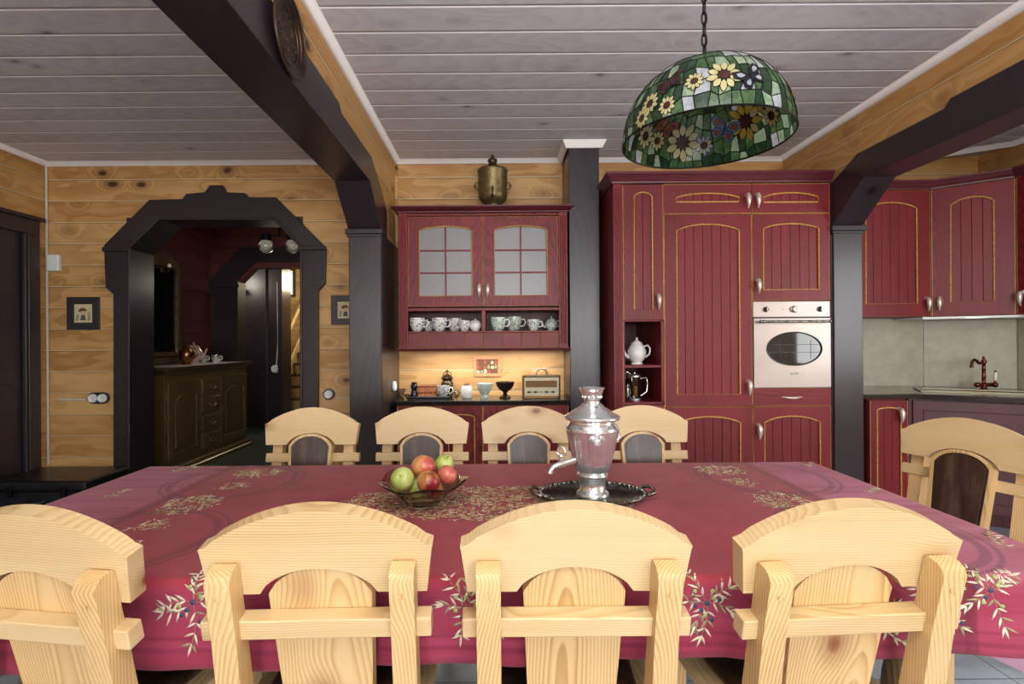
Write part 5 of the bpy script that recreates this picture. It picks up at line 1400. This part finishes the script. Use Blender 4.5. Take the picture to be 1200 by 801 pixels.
# two globe ceiling light in the hall
g1, g2 = P(312, 288, 5.0), P(343, 291, 5.0)
gl_ = thing('ceiling_lamp', 'hall ceiling light with two round glass globes on a dark bar', 'lamp', ((g1.x+g2.x)/2, 5.0, g1.z))
MB('iron').tube([(-.16, 0, .10), (.16, 0, .10)], .010, 8).tube([(0, 0, .10), (0, 0, CEIL-g1.z-.001)], .010, 8).build('bar', gl_, smooth=60)
for s in (-1, 1):
    x = s*(g2.x-g1.x)/2
    ho = MB('iron').lathe([(0, .12), (.045, .118), (.05, .10), (.055, .05), (.045, .045), (0, .06)], 20, T(x, 0, 0)); ho.build('lamp_holder', gl_, smooth=60)
    MB('clear_glass').ball((x, 0, 0), .072, 20).ball((x, 0, 0), .0695, 20).build('globe', gl_, smooth=80)
    MB('globe').ball((x, 0, .01), .026, 12).build('bulb', gl_, smooth=80)
cable('cord', [(P(325, 330, HY-.03).x, HY-.03, P(325, 330, HY-.03).z), (P(326, 400, HY-.03).x, HY-.03, P(326, 400, HY-.03).z), (P(324, 428, HY-.03).x, HY-.03, P(324, 428, HY-.03).z)], 'thin pale cord hanging down the dark far wall of the hall', .011, 'cord')
c_ = socket('wall_socket', 323, 432, 'small white socket at the end of the cord in the hall', 1, HY-.021, .05, False)
EXPO = 0.06
# ================================================================== LIGHT AND CAMERA
w = bpy.data.worlds.new('World'); SC.world = w; w.use_nodes = True
nt = w.node_tree; nt.nodes.clear()
o = nt.nodes.new('ShaderNodeOutputWorld'); bg = nt.nodes.new('ShaderNodeBackground')
tc = nt.nodes.new('ShaderNodeTexCoord'); sx = nt.nodes.new('ShaderNodeSeparateXYZ'); rp = nt.nodes.new('ShaderNodeValToRGB')
nt.links.new(tc.outputs['Generated'], sx.inputs[0]); nt.links.new(sx.outputs['Z'], rp.inputs[0])
rp.color_ramp.elements[0].color = (.55, .62, .6, 1); rp.color_ramp.elements[0].position = .0
rp.color_ramp.elements[1].color = (.9, .97, 1.1, 1); rp.color_ramp.elements[1].position = .25
nt.links.new(rp.outputs[0], bg.inputs[0]); bg.inputs[1].default_value = 2.0
nt.links.new(bg.outputs[0], o.inputs[0])
def area(name, loc, rot, sx_, sy_, power, col=(1, 1, 1), spread=180):
    l = bpy.data.lights.new(name, 'AREA'); l.shape = 'RECTANGLE'; l.size = sx_; l.size_y = sy_; l.energy = power; l.color = col; l.spread = radians(spread)
    o = bpy.data.objects.new(name, l); COL.objects.link(o); o.location = loc; o.rotation_euler = [radians(a) for a in rot]; return o
def point(name, loc, power, col=(1, 1, 1), r=.05):
    l = bpy.data.lights.new(name, 'POINT'); l.energy = power; l.color = col; l.shadow_soft_size = r
    o = bpy.data.objects.new(name, l); COL.objects.link(o); o.location = loc; return o
DAY = (.97, .985, 1.0)
area('window_daylight_left', (-2.5, YR+.03, 1.6), (90, 0, 0), 1.5, 1.5, 32, DAY)
area('window_daylight_centre', (.1, YR+.03, 1.6), (97, 0, 0), 1.6, 1.5, 125, DAY)
area('window_daylight_right', (2.45, YR+.03, 1.6), (90, 0, 0), 1.6, 1.5, 95, DAY)
area('window_daylight_side', (XR-.03, 1.15, 1.62), (90, 0, 90), 1.5, 1.25, 45, DAY)
area('added_top_fill', (.1, -.4, CEIL-.05), (0, 0, 0), 1.6, 1.0, 18, (1, .96, .90))  # added fill from above to brighten the tabletop, no real fixture
area('added_ceiling_uplight', (.2, -.5, 1.95), (180, 0, 0), .7, .7, 110, (1, .98, .95))  # added uplight to brighten the ceiling and far side, invented source
area('undercabinet_light', (-.1, 4.12, 1.235), (0, 0, 0), 1.2, .12, 7, (1, .97, .9))
area('hood_light', (3.75, 3.85, 1.47), (0, 0, 0), .4, .1, .8, (1, .95, .85))
point('stair_light', (-3.0, 9.1, 2.4), 40, (1, .9, .62), .15)
point('hall_far_light', (-4.15, 7.2, 2.3), 14, (1, .93, .8), .12)
point('hall_light', (-2.3, 5.9, 2.0), 6, (1, .9, .75), .09)
cam = bpy.data.cameras.new('camera'); co = bpy.data.objects.new('camera', cam); COL.objects.link(co)
cam.sensor_width = 36; cam.sensor_fit = 'HORIZONTAL'; cam.lens = 18.0
cam.shift_x = 18/1200; cam.shift_y = -1.5/1200
cam.clip_start = .05
co.location = (0, 0, H); co.rotation_euler = (radians(90), radians(.4), 0)
SC.camera = co
SC.view_settings.view_transform = 'Standard'; SC.view_settings.look = 'None'
SC.view_settings.exposure = EXPO; SC.view_settings.gamma = 1; SC.view_settings.use_curve_mapping = False
SC.cycles.max_bounces = 10; SC.cycles.diffuse_bounces = 5
SC.cycles.use_denoising = True
